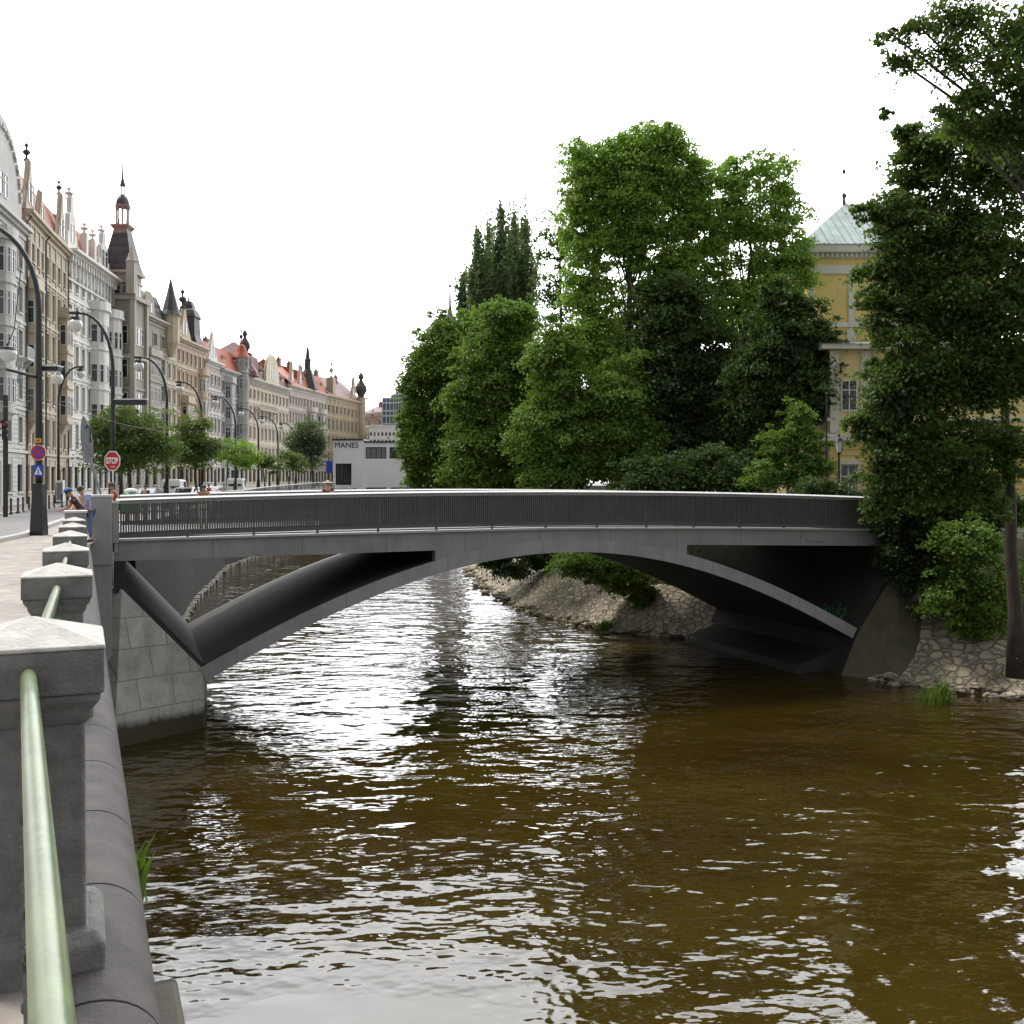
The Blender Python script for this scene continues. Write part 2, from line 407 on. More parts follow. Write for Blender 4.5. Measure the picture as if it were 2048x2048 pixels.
while y < a1:
    y2 = min(y + 1.02, a1)
    p, q = rail_pt(y) + RN*.2, rail_pt(y2 - .012) + RN*.2
    p.z, q.z = gz(y) - .19, gz(y2) - .19
    sec = []
    for c in (p, q):
        sec.append([c + RN*(.235*math.cos(R(a))) + Vector((0,0,.2*math.sin(R(a)) - (.0 if a >= 0 else .05))) for a in range(-60, 181, 10)] + [c - RN*.235 - Vector((0,0,.2))])
    mb.loft(sec)
    y = y2
mb.build('coping', M['coping'], qw, smooth=False, bevel=.004)
mb = MB()
p, q = rail_pt(-6) + RN*.42, rail_pt(4.75) + RN*.42; p.z = q.z = -2.62
mb.obox((p+q)/2, (q-p)/2, RN*.19, (0,0,.16))
mb.build('ledge', M['quay_stone'], qw, bevel=.03)
farp = [(edge(y)+.02, y) for y in (44.8, 52, 60, 66, 73, 86, 100, 112, 125, 138, 150, 165, 185, 215, 240)]
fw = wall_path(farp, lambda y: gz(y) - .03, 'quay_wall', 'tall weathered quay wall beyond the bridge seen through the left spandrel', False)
mb = MB(); pts = [Vector((x+.2, y, WZ + .12)) for x, y in farp]
for p, q in zip(pts, pts[1:]):
    d = (q-p).normalized(); n = 10
    for k in range(n):
        c = p.lerp(q, (k+.5)/n) + Vector((.3 + random.Random(k*7+p.y).uniform(-.1,.1), 0, 0))
        mb.obox(c, d*(q-p).length/n*.44, Vector((d.y,-d.x,0))*random.Random(k+p.y).uniform(.12,.24), (0,0,random.Random(k*3+p.x).uniform(.06,.16)))
M['pale_stone'] = pmat('pale_foot_stone', (.25,.22,.18), .85, vs=3, var=.5, bst=.5)
mb.build('footing_stones', M['pale_stone'], fw)

# ------------------------------------------------------------------ near railing: posts, rails, iron panels
PY = [-.35, 3.75, 7.85, 11.95, 16.05, 20.15, 24.25]
PZ = [-.5, -.6, -.73, -.82, -.87, -.91, -.94]
qr = thing('quay_railing', 'granite post railing with worn green handrails along the quay edge', 'railing', rail_pt(0) + Vector((0,0,-1.7)))
def sq(c, hw, z, hd=None):
    hd = hd or hw
    return [c + RU*(-hd) - RN*hw + Vector((0,0,z)), c + RU*(-hd) + RN*hw + Vector((0,0,z)), c + RU*hd + RN*hw + Vector((0,0,z)), c + RU*hd - RN*hw + Vector((0,0,z))]
for y, z in zip(PY, PZ):
    c = rail_pt(y); g = gz(y)
    mb = MB()
    mb.loft([sq(c, .21, g-.15), sq(c, .21, g+.12), sq(c, .19, g+.15), sq(c, .185, z-.27)])
    mb.loft([sq(c, .255, g-.1), sq(c, .255, g+.1), sq(c, .22, g+.14)])
    p_ = mb.build('post', M['post_stone'], qr, bevel=.012)
    mb = MB()
    mb.loft([sq(c, .19, z-.28), sq(c, .205, z-.25), sq(c, .21, z-.225), sq(c, .235, z-.19), sq(c, .24, z-.165)])
    mb.loft([sq(c, .25, z-.163), sq(c, .25, z-.004)])
    mb.build('moulding', M['post_stone'], p_, bevel=.008)
    mb = MB()
    mb.loft([sq(c, .254, z-.003), sq(c, .252, z+.012), sq(c, .012, z+.095)])
    mb.build('cap', M['post_cap'], p_, bevel=.006)
m, nt, b = new_mat('worn_green_rail_paint')
v = coords(nt)
col = mixc(nt, ramp(nt, noise(nt, v, 5, 6, .7), .38, .6), (.13,.165,.08), (.09,.115,.055))
col = mixc(nt, ramp(nt, noise(nt, coords(nt, (4, 1.0, 4)), 9, 6, .8), .6, .75), col, (.24,.27,.2))
nt.links.new(col, b.inputs['Base Color']); b.inputs['Roughness'].default_value = .32
bump(nt, b, noise(nt, v, 40, 4), .25, .004)
M['rail_green'] = m
for i in range(len(PY)-1 + 1):
    y0, z0 = PY[i], PZ[i]
    y1, z1 = (PY[i+1], PZ[i+1]) if i+1 < len(PY) else (29.6, -.97)
    a = rail_pt(y0 + .22) ; c = rail_pt(y1 - .22); a.z = z0-.085; c.z = z1-.085
    if i == 0: a.x += .245; a.z -= .085
    d = (c-a).normalized(); up = Vector((0,0,1))
    prof = [(.026*math.cos(k*math.pi/9), .032*math.sin(k*math.pi/9) - (.008 if math.sin(k*math.pi/9) < 0 else 0)) for k in range(18)][::-1]
    mb = MB(); n = 8
    mb.loft([[a.lerp(c, k/n) + RN*u*1.05 + up*w_ for u, w_ in prof] for k in range(n+1)])
    mb.build('handrail', M['rail_green'], qr, smooth=True)
    mb = MB(); e0 = a - d*.012; mb.obox(e0, d*.02, RN*.062, (0,0,.055)); mb.build('rail_bracket', M['kerb'], qr, bevel=.006)
    if i <= len(PY)-1:
        mb = MB()
        L = (c-a).length; nb = int(L/.16)
        for k in range(nb+1):
            t = k/nb; p = a.lerp(c, t); g = gz(p.y) + .12
            mb.obox((p.x, p.y, (p.z + g)/2 - .02), d*.009, RN*.009, (0,0,(p.z-.03-g)/2))
            if k < nb:
                q = a.lerp(c, (k+.5)/nb)
                for zz, rr in ((q.z-.14, .06), (q.z-.30, .062), (g+.14, .062)):
                    ring = [Vector((q.x,q.y,zz)) + d*rr*math.cos(2*math.pi*j/10) + up*rr*math.sin(2*math.pi*j/10) for j in range(11)]
                    mb.tube(ring, .009, 5, caps=False)
                if k % 2 == 0:
                    for zz in (q.z-.22, g+.28, (q.z+g)/2):
                        mb.ball((q.x,q.y,zz), .03, 5)
        for zz in (.05, -.0):
            pass
        for f in (.0, 1.0):
            zoff = -.07 if f == 0 else None
            p, q = a.copy(), c.copy()
            if f: p.z, q.z = gz(p.y)+.1, gz(q.y)+.1
            else: p.z -= .06; q.z -= .06
            mb.obox((p+q)/2, (q-p)/2, RN*.018, (0,0,.014))
        mb.build('iron_panel', M['iron_green'], qr)
# end post by the bridge
mb = MB(); c = rail_pt(30.1)
mb.loft([sq(c, .3, -2.7), sq(c, .3, -.93)])
e_ = mb.build('end_post', M['grey_paint'], qr, bevel=.01)
mb = MB(); mb.loft([sq(c, .325, -.927), sq(c, .325, -.86)]); mb.build('cap', M['rail_cap'], e_, bevel=.01)
# weeds on the wall
def blades(mb, c, n, h, spread, rnd, wd=.012):
    for i in range(n):
        a = rnd.uniform(0, 6.28); b_ = Vector(c) + Vector((rnd.gauss(0, spread*.4), rnd.gauss(0, spread*.4), 0))
        L = h*rnd.uniform(.5, 1.1); lean = rnd.uniform(.1, .6)*L
        t = Vector((math.cos(a), math.sin(a), 0)); s = Vector((-t.y, t.x, 0))*wd*rnd.uniform(.7, 1.6)
        m_ = b_ + t*lean*.35 + Vector((0,0,L*.65)); e = b_ + t*lean + Vector((0,0,L))
        mb.add([b_-s*.6, b_+s*.6, m_+s, e, m_-s], [(0,1,2,4), (4,2,3)])
rnd = random.Random(4)
c = rail_pt(7.0) + RN*.46; c.z = -3.05
mb = MB(); blades(mb, c, 34, .45, .16, rnd, .02)
tag(mb.build('weed', M['grass'], org=c), 'small green weed growing out of the quay wall beside the coping', 'plant')
# ------------------------------------------------------------------ bridge
BU = Vector((1, .38, 0)).normalized(); BN = Vector((-BU.y, BU.x, 0))
BO = Vector((-13.4, 39.1 - .38*13.4, 0))
BW = 11.0
def bp(s, v, z): return BO + BU*s + BN*v + Vector((0,0,z))
def br(px, py, v=0):
    k = (px-1024)/F; o = BO + BN*v
    # ray (k,1)*Y = o + BU*s
    Y = (o.x*BU.y - o.y*BU.x) / (k*BU.y - BU.x)
    return ((k*Y - o.x)/BU.x, (HZ-py)/F*Y)
bridge = thing('arch_bridge', 'grey concrete arch footbridge with open spandrels spanning the brown river', 'bridge', bp(0,0,WZ), 0)
def bprism(mb, sz, v0, v1): mb.ext([bp(s, v0, z) for s, z in sz], BN*(v1-v0))
intr = [br(*p) for p in ((413,1364),(544,1285),(640,1238),(746,1194),(830,1164),(904,1140),(1000,1119),(1090,1108),(1186,1105),(1260,1109),(1329,1119),(1420,1145),(1509,1181),(1600,1224),(1705,1275))]
# smooth the measured outline with a fitted 4th degree curve
_s = np.array([p[0] for p in intr]); _z = np.array([p[1] for p in intr])
_c = np.polyfit(_s, _z, 4); S0, S1 = _s[0], _s[-1]
def zin(s): return float(np.polyval(_c, s))
ss = [lerp(S0, S1, i/40) for i in range(41)]
low = [(s, zin(s)) for s in ss]
def nrm(s):
    d = (zin(s+.01) - zin(s-.01))/.02; L = math.hypot(1, d); return (-d/L, 1/L)
upp = [(s + nrm(s)[0]*.5, zin(s) + nrm(s)[1]*.5) for s in ss]
def zup(s): return interp(s, upp)
mb = MB()
bprism(mb, low + upp[::-1], .04, BW-.04)
arch = mb.build('arch', M['dark_conc'] if 'dark_conc' in M else M['under_shade'], bridge)
for v0, v1 in ((-.03, .04), (BW-.04, BW+.03)):
    mb = MB(); bprism(mb, low + upp[::-1], v0, v1); mb.build('arch_ring', M['ring_paint'], arch)
# deck
sL, sR = br(245,1122)[0], br(1790,1091)[0]
sE0, sE1 = br(228,1090)[0], sR + .9
TOPL = [(sE0-.0, -2.02), (br(700,1070)[0], -1.93), (br(1100,1061)[0], -1.88), (br(1450,1064)[0], -2.0), (sE1+2, -2.3)]
BOTL = [(sL, -2.69), (br(871,1100)[0], -2.6), (br(1374,1090)[0], -2.63), (sR, -2.93)]
def ztop(s): return interp(s, TOPL)
def zbot(s): return interp(s, BOTL)
sA, sB = br(871,1119)[0], br(1374,1110)[0]
ds = [lerp(sE0, sE1, i/30) for i in range(31)]
mb = MB()
bprism(mb, [(s, zbot(s)) for s in ds] + [(s, ztop(s)) for s in ds[::-1]], .0, .45)
bprism(mb, [(s, zbot(s)) for s in ds] + [(s, ztop(s)) for s in ds[::-1]], BW-.45, BW)
# solid crown webs between arch and girder
cs = [lerp(sA, sB, i/24) for i in range(25)]
for v0 in (.0, BW-.45):
    bprism(mb, [(s, min(zup(s), zbot(s)-.002)) for s in cs] + [(s, zbot(s)-.002) for s in cs[::-1]], v0+.004, v0+.45)
mb.build('girder', M['grey_paint'], bridge)
mb = MB()
bprism(mb, [(s, zbot(s)+.25) for s in ds] + [(s, ztop(s)-.02) for s in ds[::-1]], .45, BW-.45)
bprism(mb, [(sA-.0, zbot(sA)+.2), (sA, zup(sA)-.2), (sA+.3, zup(sA)-.2), (sA+.3, zbot(sA)+.2)], .45, BW-.45)
bprism(mb, [(sB-.3, zbot(sB)+.2), (sB-.3, zup(sB)-.2), (sB, zup(sB)-.2), (sB, zbot(sB)+.2)], .45, BW-.45)
mb.build('deck', M['under_shade'], bridge)
mb = MB()   # ledge at the top of the girder, kerb strip behind the gap
bprism(mb, [(s, ztop(s)+.0) for s in ds] + [(s, ztop(s)+.07) for s in ds[::-1]], -.12, .6)
bprism(mb, [(s, ztop(s)+.0) for s in ds] + [(s, ztop(s)+.07) for s in ds[::-1]], BW-.6, BW+.12)
mb.build('ledge', M['kerb'], bridge)
mb = MB(); bprism(mb, [(s, ztop(s)+.0) for s in ds] + [(s, ztop(s)+.1) for s in ds[::-1]], .9, BW-.9)
mb.build('walkway', M['asphalt'], bridge)
# railing
CAPT = [br(*p) for p in ((235,999),(440,994),(700,988),(900,984),(1100,982),(1300,984),(1500,988),(1740,995))]
SILL = [br(*p) for p in ((235,1064),(440,1060),(700,1052),(900,1046),(1100,1041),(1300,1042),(1500,1046),(1740,1052))]
_ct = np.polyfit([p[0] for p in CAPT], [p[1] for p in CAPT], 2); _cs = np.polyfit([p[0] for p in SILL], [p[1] for p in SILL], 2)
zc = lambda s: float(np.polyval(_ct, s)); zs = lambda s: float(np.polyval(_cs, s))
rs0, rs1 = br(232,1000)[0], sE1
rl = [lerp(rs0, rs1, i/30) for i in range(31)]
for side, v in (('near', .18), ('far', BW-.18)):
    mb = MB()
    bprism(mb, [(s, zc(s)-.15) for s in rl] + [(s, zc(s)-.03) for s in rl[::-1]], v-.11, v+.11)
    mb.mi = 1
    mb.loft([[bp(s, v+dv, zc(s)+dz) for dv, dz in ((-.15,-.029),(-.15,-.02),(-.04,.04),(.04,.04),(.15,-.02),(.15,-.029))] for s in rl])
    ra = mb.build('railing', [M['grille_cap'] if 'grille_cap' in M else M['grey_paint'], M['rail_cap']], bridge)
    nP = 15
    for i in range(nP+1):
        s = lerp(rs0+.06, rs1-.06, i/nP)
        mb = MB(); mb.obox(bp(s, v, (zc(s)-.15 + ztop(s)+.07)/2), BU*.035, BN*.05, (0,0,(zc(s)-.15-ztop(s)-.07)/2))
        mb.build('rail_post', M['grille_paint'], ra)
        if i == nP: break
        s2 = lerp(rs0+.06, rs1-.06, (i+1)/nP)
        mb = MB(); nb = 26
        for k in range(nb):
            x = lerp(s+.05, s2-.05, (k+.5)/nb)
            mb.obox(bp(x, v, (zc(x)-.15+zs(x))/2), BU*.026, BN*.085, (0,0,(zc(x)-.15-zs(x))/2))
        bprism(mb, [(s+.04, zs(s)-.17), (s2-.04, zs(s2)-.17), (s2-.04, zs(s2)+.02), (s+.04, zs(s)+.02)], v-.06, v+.06)
        for zz in (.36, .74):
            a, c = bp(s+.036, v, lerp(zs(s)+.02, zc(s)-.2, zz)), bp(s2-.036, v, lerp(zs(s2)+.02, zc(s2)-.2, zz))
            mb.obox((a+c)/2, (c-a)/2, BN*.022, (0,0,.016))
        mb.build('grille', M['grille_paint'], ra)
# inclined slabs and abutments
def slab(pts_top, sEnd, zEnd): pass
L0, L1 = br(250,1168), br(401,1328)
R0, R1 = br(1790,1128), br(1716,1262)
mb = MB()
bprism(mb, [L0, (L1[0]+.12, L1[1]), (L1[0]+.1, L1[1]-.3), (L0[0]-.1, L0[1]-.3)], .0, BW)
bprism(mb, [(sE0, zbot(sL)-.001), (sL+.02, zbot(sL)-.001), (L0[0], L0[1]+.001), (L0[0]-.1, L0[1]-.31), (sE0, L0[1]-.31)], .002, BW)
left_slab = mb.build('abutment_slab', M['under_shade'], bridge)
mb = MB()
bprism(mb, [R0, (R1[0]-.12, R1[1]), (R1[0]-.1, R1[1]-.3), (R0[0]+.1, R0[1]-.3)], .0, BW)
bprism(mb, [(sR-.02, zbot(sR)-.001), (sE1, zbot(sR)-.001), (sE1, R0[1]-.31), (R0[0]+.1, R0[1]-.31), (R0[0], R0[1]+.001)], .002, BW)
rslab = mb.build('abutment_slab', M['under_shade'], bridge)
M['abut'] = brickmat('abutment_panel_concrete', (.5,.485,.44), (.44,.43,.395), (.2,.19,.17), 1.25, 1.0, .018, bst=.25, moss=(.22,.215,.14), udir=(.56,.83), tide=.75)
M['pylon_conc'] = pmat('pylon_concrete', (.36,.35,.335), .65, vs=.9, var=.2, bs=8, bst=.12, streak=.35)
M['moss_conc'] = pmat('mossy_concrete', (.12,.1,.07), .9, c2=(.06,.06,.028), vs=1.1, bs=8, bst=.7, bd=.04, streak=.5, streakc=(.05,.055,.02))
# left abutment: battered body from slab line down to water
A_ = P(226,1503,32.0); Bp = P(408,1457,35.0)
def g2(p, z): return Vector((p.x, p.y, z))
A_ = g2(A_, WZ-.6); Bq = g2(Bp, WZ-.6)
mb = MB()
n = 8; top = []; bot = []
for i in range(n+1):
    t = i/n
    s, z = lerp(L0[0]-.1, L1[0]+.1, t), lerp(L0[1]-.16, L1[1]-.2, t)
    top.append(bp(s, -.02, z))
    bot.append(A_.lerp(Bq, t))
rows = [[a.lerp(c, k/6) for a, c in zip(top, bot)] for k in range(7)]
mb.loft(rows, closed=False)
# return face up to the springing and the wall under the arch
spr = [bp(S0+.15, v, zin(S0)+.1) for v in (-.02, 2, 5, BW)]
foot = [Bq] + [g2(bp(S0+.15, v, 0), WZ-.6) for v in (2, 5, BW)]
mb.loft([[top[-1]] + spr[1:], [top[-1].lerp(Bq,.12)] + spr[1:], foot], closed=False)
# left vertical edge back to the pylon
lb = [g2(bp(sE0-.6, .6, 0), z) for z in (top[0].z, WZ-.6)]
mb.quad(lb[0], top[0], A_, lb[1])
mb.build('abutment', M['abut'], bridge)
# right abutment
mb = MB()
Cq = g2(P(1672,1352,44.3), WZ-.6); Dq = g2(P(1800,1372,42.4), WZ-.6)
topR = [bp(lerp(R0[0]+.1, R1[0]-.1, i/n), -.02, lerp(R0[1]-.16, R1[1]-.2, i/n)) for i in range(n+1)]
botR = [Dq.lerp(Cq, i/n) for i in range(n+1)]
mb.loft([[a.lerp(c, k/6) for a, c in zip(topR, botR)] for k in range(7)], closed=False)
sprR = [bp(S1-.15, v, zin(S1)+.1) for v in (-.02, 2, 5, BW)]
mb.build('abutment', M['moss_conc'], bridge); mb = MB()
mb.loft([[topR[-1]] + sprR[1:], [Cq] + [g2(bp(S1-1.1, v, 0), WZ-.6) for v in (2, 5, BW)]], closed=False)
mb.build('arch_seat', M['seat_shade'], bridge); mb = MB()
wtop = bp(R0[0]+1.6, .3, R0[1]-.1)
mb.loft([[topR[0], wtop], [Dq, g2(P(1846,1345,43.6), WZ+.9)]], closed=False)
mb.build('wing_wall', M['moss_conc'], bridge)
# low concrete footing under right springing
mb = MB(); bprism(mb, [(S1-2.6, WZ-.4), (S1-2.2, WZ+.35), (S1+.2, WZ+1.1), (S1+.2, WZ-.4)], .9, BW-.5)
mb.build('footing', M['seat_shade'], bridge)
# pylon between quay railing and bridge railing
def pyl(px0, px1, Y, pt, pb, zb, dep, name, capm):
    a, c = P(px0, pt, Y), P(px1, pt, Y+.38*PX(px1-px0+1024, Y))
    zt = a.z; a.z = c.z = 0; back = BN*dep
    mb = MB(); z1 = P(0, pb, Y).z
    base = [a, c, c+back, a+back]
    mb.loft([[p+Vector((0,0,z1)) for p in base], [p+Vector((0,0,zt-.07)) for p in base]])
    ins = [a+BU*.06+BN*.06, c-BU*.02+BN*.06, c+back, a+back]
    mb.loft([[p+Vector((0,0,zb)) for p in ins], [p+Vector((0,0,z1-.001)) for p in ins]])
    o = mb.build(name, M['pylon_conc'], bridge, bevel=.008)
    mb = MB(); cen = (a+c+back/1)/2 + back*.0
    e = .03; q = [a-BU*e-BN*e, c+BU*e-BN*e, c+back+BU*e+BN*e, a+back-BU*e+BN*e]
    mb.loft([[p+Vector((0,0,zt-.069)) for p in q], [p+Vector((0,0,zt)) for p in q]])
    mb.build('cap', M['rail_cap'], o)
pyl(181, 224, 33.0, 990, 1131, WZ-.6, 1.1, 'pylon', None)
pyl(225, 237, 33.8, 1003, 1086, -2.4, .5, 'pylon', None)
# graffiti on the right slab: green strokes lying on the slope
mb = MB()
rg = random.Random(5)
sd_ = Vector((R1[0]-R0[0], 0, R1[1]-R0[1]))
def sp(t, v, lift=.012):
    s, z = lerp(R0[0], R1[0]-.12, t), lerp(R0[1], R1[1], t)
    nn = Vector((-(R0[1]-R1[1]), 0, R0[0]-R1[0])).normalized()
    return bp(s + nn.x*lift, v, z + nn.z*lift)
for k in range(7):
    v = 1.2 + k*.24; t0 = .93 - .02*rg.random()
    pts = [(t0 - .05*j*(.6+.5*rg.random()), v + .1*math.sin(j*1.7+k*2) + .06*j) for j in range(6)]
    for (t_, v_), (t2, v2) in zip(pts, pts[1:]):
        wd = rg.uniform(.03, .07)
        mb.quad(sp(t_, v_-wd), sp(t_, v_+wd), sp(t2, v2+wd), sp(t2, v2-wd))
M['graffiti'] = pmat('green_spray_paint', (.035,.3,.08), .5, var=.4, vs=4, bst=0)
mb.build('graffiti', M['graffiti'], rslab)
mb = MB(); pts = []
for k in range(8):
    s0_, z0_ = br(1610 + k*5, 1086); pts += [bp(s0_, -.004, z0_), bp(s0_ + .06, -.004, z0_ + [.22,.1,.17,.08,.14,.1,.12,.05][k])]
mb.tube(pts, .008, 4)
M['dark_spray'] = pmat('dark_spray_paint', (.05,.04,.06), .6, bst=0)
mb.build('graffiti', M['dark_spray'], bridge)

# ------------------------------------------------------------------ island terrain and bank
WL = [(60,-6),(46,10),(34,24),(20.6,39.0),(18.6,40.6),(16.4,42.1),(14.4,44.4),(11.8,50),(9.7,54),(5.1,57.7),(2.2,63),(-.5,70),(-2.6,82),(-4.6,98),(-6,115),(-7,140),(-7,175),(2,215),(20,260)]
def bank_rows():
    offs = [(0,-9.4),(.25,-8.75),(1.4,-7.8),(3.0,-6.5),(4.2,-6.1),(5.4,-4.6),(7.4,-2.6),(9.5,-2.15),(16,-2.1),(40,-2.05)]
    pts = [Vector((x, y, 0)) for x, y in WL]
    # resample
    fine_ = []
    for p, q in zip(pts, pts[1:]):
        k = max(1, int((q-p).length/.7)) if p.y < 110 else 3
        fine_ += [p.lerp(q, i/k) for i in range(k)]
    fine_.append(pts[-1])
    rows = []
    for i, p in enumerate(fine_):
        d = (fine_[min(i+3, len(fine_)-1)] - fine_[max(i-3, 0)]).normalized(); nn = Vector((d.y, -d.x, 0))
        if nn.x < 0: nn = -nn
        rows.append((p, nn))
    return offs, rows
offs, brow = bank_rows()
from mathutils import noise as mnoise
mb = MB(); mb2 = MB(); mb3 = MB()
def bank_pt(p, nn, o, z, amp):
    q = p + nn*o; h = mnoise.noise(Vector((q.x*1.1, q.y*1.1, z)))*amp
    h += mnoise.noise(Vector((q.x*3.1, q.y*3.1, z*2)))*amp*.5
    z2 = z + mnoise.noise(Vector((q.x*.45, q.y*.45, 3)))*.35*min(1, o/2)
    # behind and under the bridge keep clear of the deck
    v = (q - BO).dot(BN); s = (q - BO).dot(BU)
    if -1.5 < v < BW+1.2 and s > S1-3:
        z2 = min(z, -3.2 - max(0, 5.5-(s-S1))*.75) if s < sE1+1.0 else min(z, -2.35)
        z2 = max(z2, WZ-.9); h *= .3
    return Vector((q.x, q.y, z2 + h)) - nn*h*.3
rock = [[bank_pt(p, nn, o, z, .16 if o < 5 else .1) for o, z in offs[:5]] for p, nn in brow]
fine_rows = []
for r in rock:
    rr = []
    for a, c in zip(r, r[1:]):
        for k in range(4):
            q = a.lerp(c, k/4); q.z += mnoise.noise(q*2.6)*.09 + mnoise.noise(q*6)*.03
            rr.append(q)
    rr.append(r[-1]); fine_rows.append(rr)
mb.loft(fine_rows, closed=False)
soil = [[bank_pt(p, nn, o, z, .16 if o < 5 else .1) for o, z in offs[4:]] for p, nn in brow]
mb2.loft(soil, closed=False)
m, nt, b = new_mat('rubble_stone_bank')
v = coords(nt, (1,1,1.3))
vo = nd(nt, 'ShaderNodeTexVoronoi', feature='DISTANCE_TO_EDGE'); vo.inputs['Scale'].default_value = 2.7
nzv = nd(nt, 'ShaderNodeTexNoise'); nzv.inputs['Scale'].default_value = 3; nt.links.new(v, nzv.inputs['Vector'])
mixv = nd(nt, 'ShaderNodeMix', data_type='VECTOR'); mixv.inputs[0].default_value = .25
nt.links.new(v, mixv.inputs[4]); nt.links.new(nzv.outputs['Color'], mixv.inputs[5])
nt.links.new(mixv.outputs[1], vo.inputs['Vector'])
vc = nd(nt, 'ShaderNodeTexVoronoi'); vc.inputs['Scale'].default_value = 2.7; nt.links.new(mixv.outputs[1], vc.inputs['Vector'])
stone = mixc(nt, vc.outputs['Color'], (.5,.42,.3), (.34,.28,.2))
stone = mixc(nt, ramp(nt, noise(nt, coords(nt), .6, 5), .5, .72), stone, (.1,.095,.045))
col = mixc(nt, ramp(nt, vo.outputs['Distance'], .02, .075), (.46,.42,.34), stone)
nt.links.new(col, b.inputs['Base Color']); b.inputs['Roughness'].default_value = .9
n1 = bump(nt, b, ramp(nt, vo.outputs['Distance'], 0, .14), 1.0, .22)
bump(nt, b, noise(nt, coords(nt), 12, 6, .75), .6, .05, n1)
M['rubble'] = m
M['soil'] = pmat('dark_soil_and_litter', (.05,.045,.025), .95, c2=(.03,.04,.014), vs=1.2, bs=10, bst=.6, bd=.05)  # dark brown soil mottled with greenish litter
structure(mb, 'river_bank', M['rubble'])
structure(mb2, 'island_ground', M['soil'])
# loose stones at the waterline
rg = random.Random(11)
mbs = MB()
for i, (p, nn) in enumerate(brow):
    if not (38.5 < p.y < 43 or 53 < p.y < 100): continue
    for k in range(3 if p.y < 60 else 2):
        c = p + nn*rg.uniform(-.15, .9) + Vector((rg.uniform(-.3,.3), rg.uniform(-.3,.3), 0)); c.z = WZ + rg.uniform(.0, .28)
        r_ = rg.uniform(.1, .3)
        rings = []
        for j in range(5):
            th = math.pi*j/4; q = [] 
            for a in range(7):
                an = a*2*math.pi/7
                e = Vector((math.sin(th)*math.cos(an)*1.5, math.sin(th)*math.sin(an), math.cos(th)*.6))*r_
                q.append(c + e*(1 + .35*mnoise.noise((c+e)*4)))
            rings.append(q)
        mbs.loft(rings)
tag(mbs.build('loose_stones', M['rubble']), kind='stuff', label='loose pale stones scattered along the foot of the island bank', cat='stones')
# ------------------------------------------------------------------ town houses along the quay
WIN = {}
def window_mesh(w, h, dark=False, panes=2, transom=.68):
    key = (round(w,2), round(h,2), dark, panes)
    if key in WIN: return WIN[key]
    f = MB(); t = .065
    f.box(0, t, 0, .09, 0, h); f.box(w-t, w, 0, .09, 0, h); f.box(t, w-t, 0, .09, 0, t); f.box(t, w-t, 0, .09, h-t, h)
    for i in range(1, panes): f.box(w*i/panes-.028, w*i/panes+.028, .005, .085, t, h-t)
    f.box(t, w-t, .002, .088, h*transom-.026, h*transom+.026)
    g = MB(); g.quad((t,.05,t),(w-t,.05,t),(w-t,.05,h-t),(t,.05,h-t))
    ob = f.build('window', M['frame_dark' if dark else 'frame_white']); og = g.build('pane', M['glass'])
    WIN[key] = (ob.data, og.data)
    bpy.data.objects.remove(ob); bpy.data.objects.remove(og)
    return WIN[key]
def add_window(parent, x, y, z, w, h, rz=0, dark=False, panes=2):
    fm, gm = window_mesh(w, h, dark, panes)
    o = bpy.data.objects.new('window', fm); COL.objects.link(o); o.parent = parent
    o.location = (x, y, z); o.rotation_euler = (0, 0, rz)
    g = bpy.data.objects.new('pane', gm); COL.objects.link(g); g.parent = o
    return o
def inside(x, z, boxes): return any(a <= x <= b_ and c <= z <= d for a, b_, c, d in boxes)

def gable_outline(kind, xc, hw, zb, zp):
    H = zp - zb
    if kind == 'tri': return [(xc-hw, zb), (xc, zp), (xc+hw, zb)]
    if kind == 'arch':
        return [(xc-hw, zb)] + [(xc - hw*math.cos(math.pi*i/14), zb + H*(.25 + .75*math.sin(math.pi*i/14))) for i in range(15)] + [(xc+hw, zb)]
    if kind == 'step':
        return [(xc-hw,zb),(xc-hw,zb+H*.3),(xc-hw*.66,zb+H*.32),(xc-hw*.62,zb+H*.62),(xc-hw*.34,zb+H*.66),(xc-hw*.3,zb+H*.9),(xc,zp),
                (xc+hw*.3,zb+H*.9),(xc+hw*.34,zb+H*.66),(xc+hw*.62,zb+H*.62),(xc+hw*.66,zb+H*.32),(xc+hw,zb+H*.3),(xc+hw,zb)]
    if kind == 'curve':
        l = [(1,0),(.97,.1),(.86,.17),(.7,.22),(.62,.34),(.58,.5),(.44,.58),(.32,.66),(.27,.82),(.16,.92),(.0,1)]
        return [(xc-hw*a, zb+H*c) for a, c in l] + [(xc+hw*a, zb+H*c) for a, c in l[-2::-1]]
    if kind == 'bell':
        l = [(1,0),(.98,.12),(.8,.25),(.5,.45),(.3,.68),(.2,.85),(.12,.97),(0,1)]
        return [(xc-hw*a, zb+H*c) for a, c in l] + [(xc+hw*a, zb+H*c) for a, c in l[-2::-1]]
def finial(mb, c, h, r):
    mb.lathe(c, [(r*.9,0),(r*.9,h*.08),(r*.4,h*.14),(r*.35,h*.28),(r,h*.36),(r*1.15,h*.44),(r*.8,h*.52),(r*.3,h*.56),(r*.25,h*.66),(r*.6,h*.72),(r*.55,h*.8),(r*.15,h*.86),(.02,h)], 8)

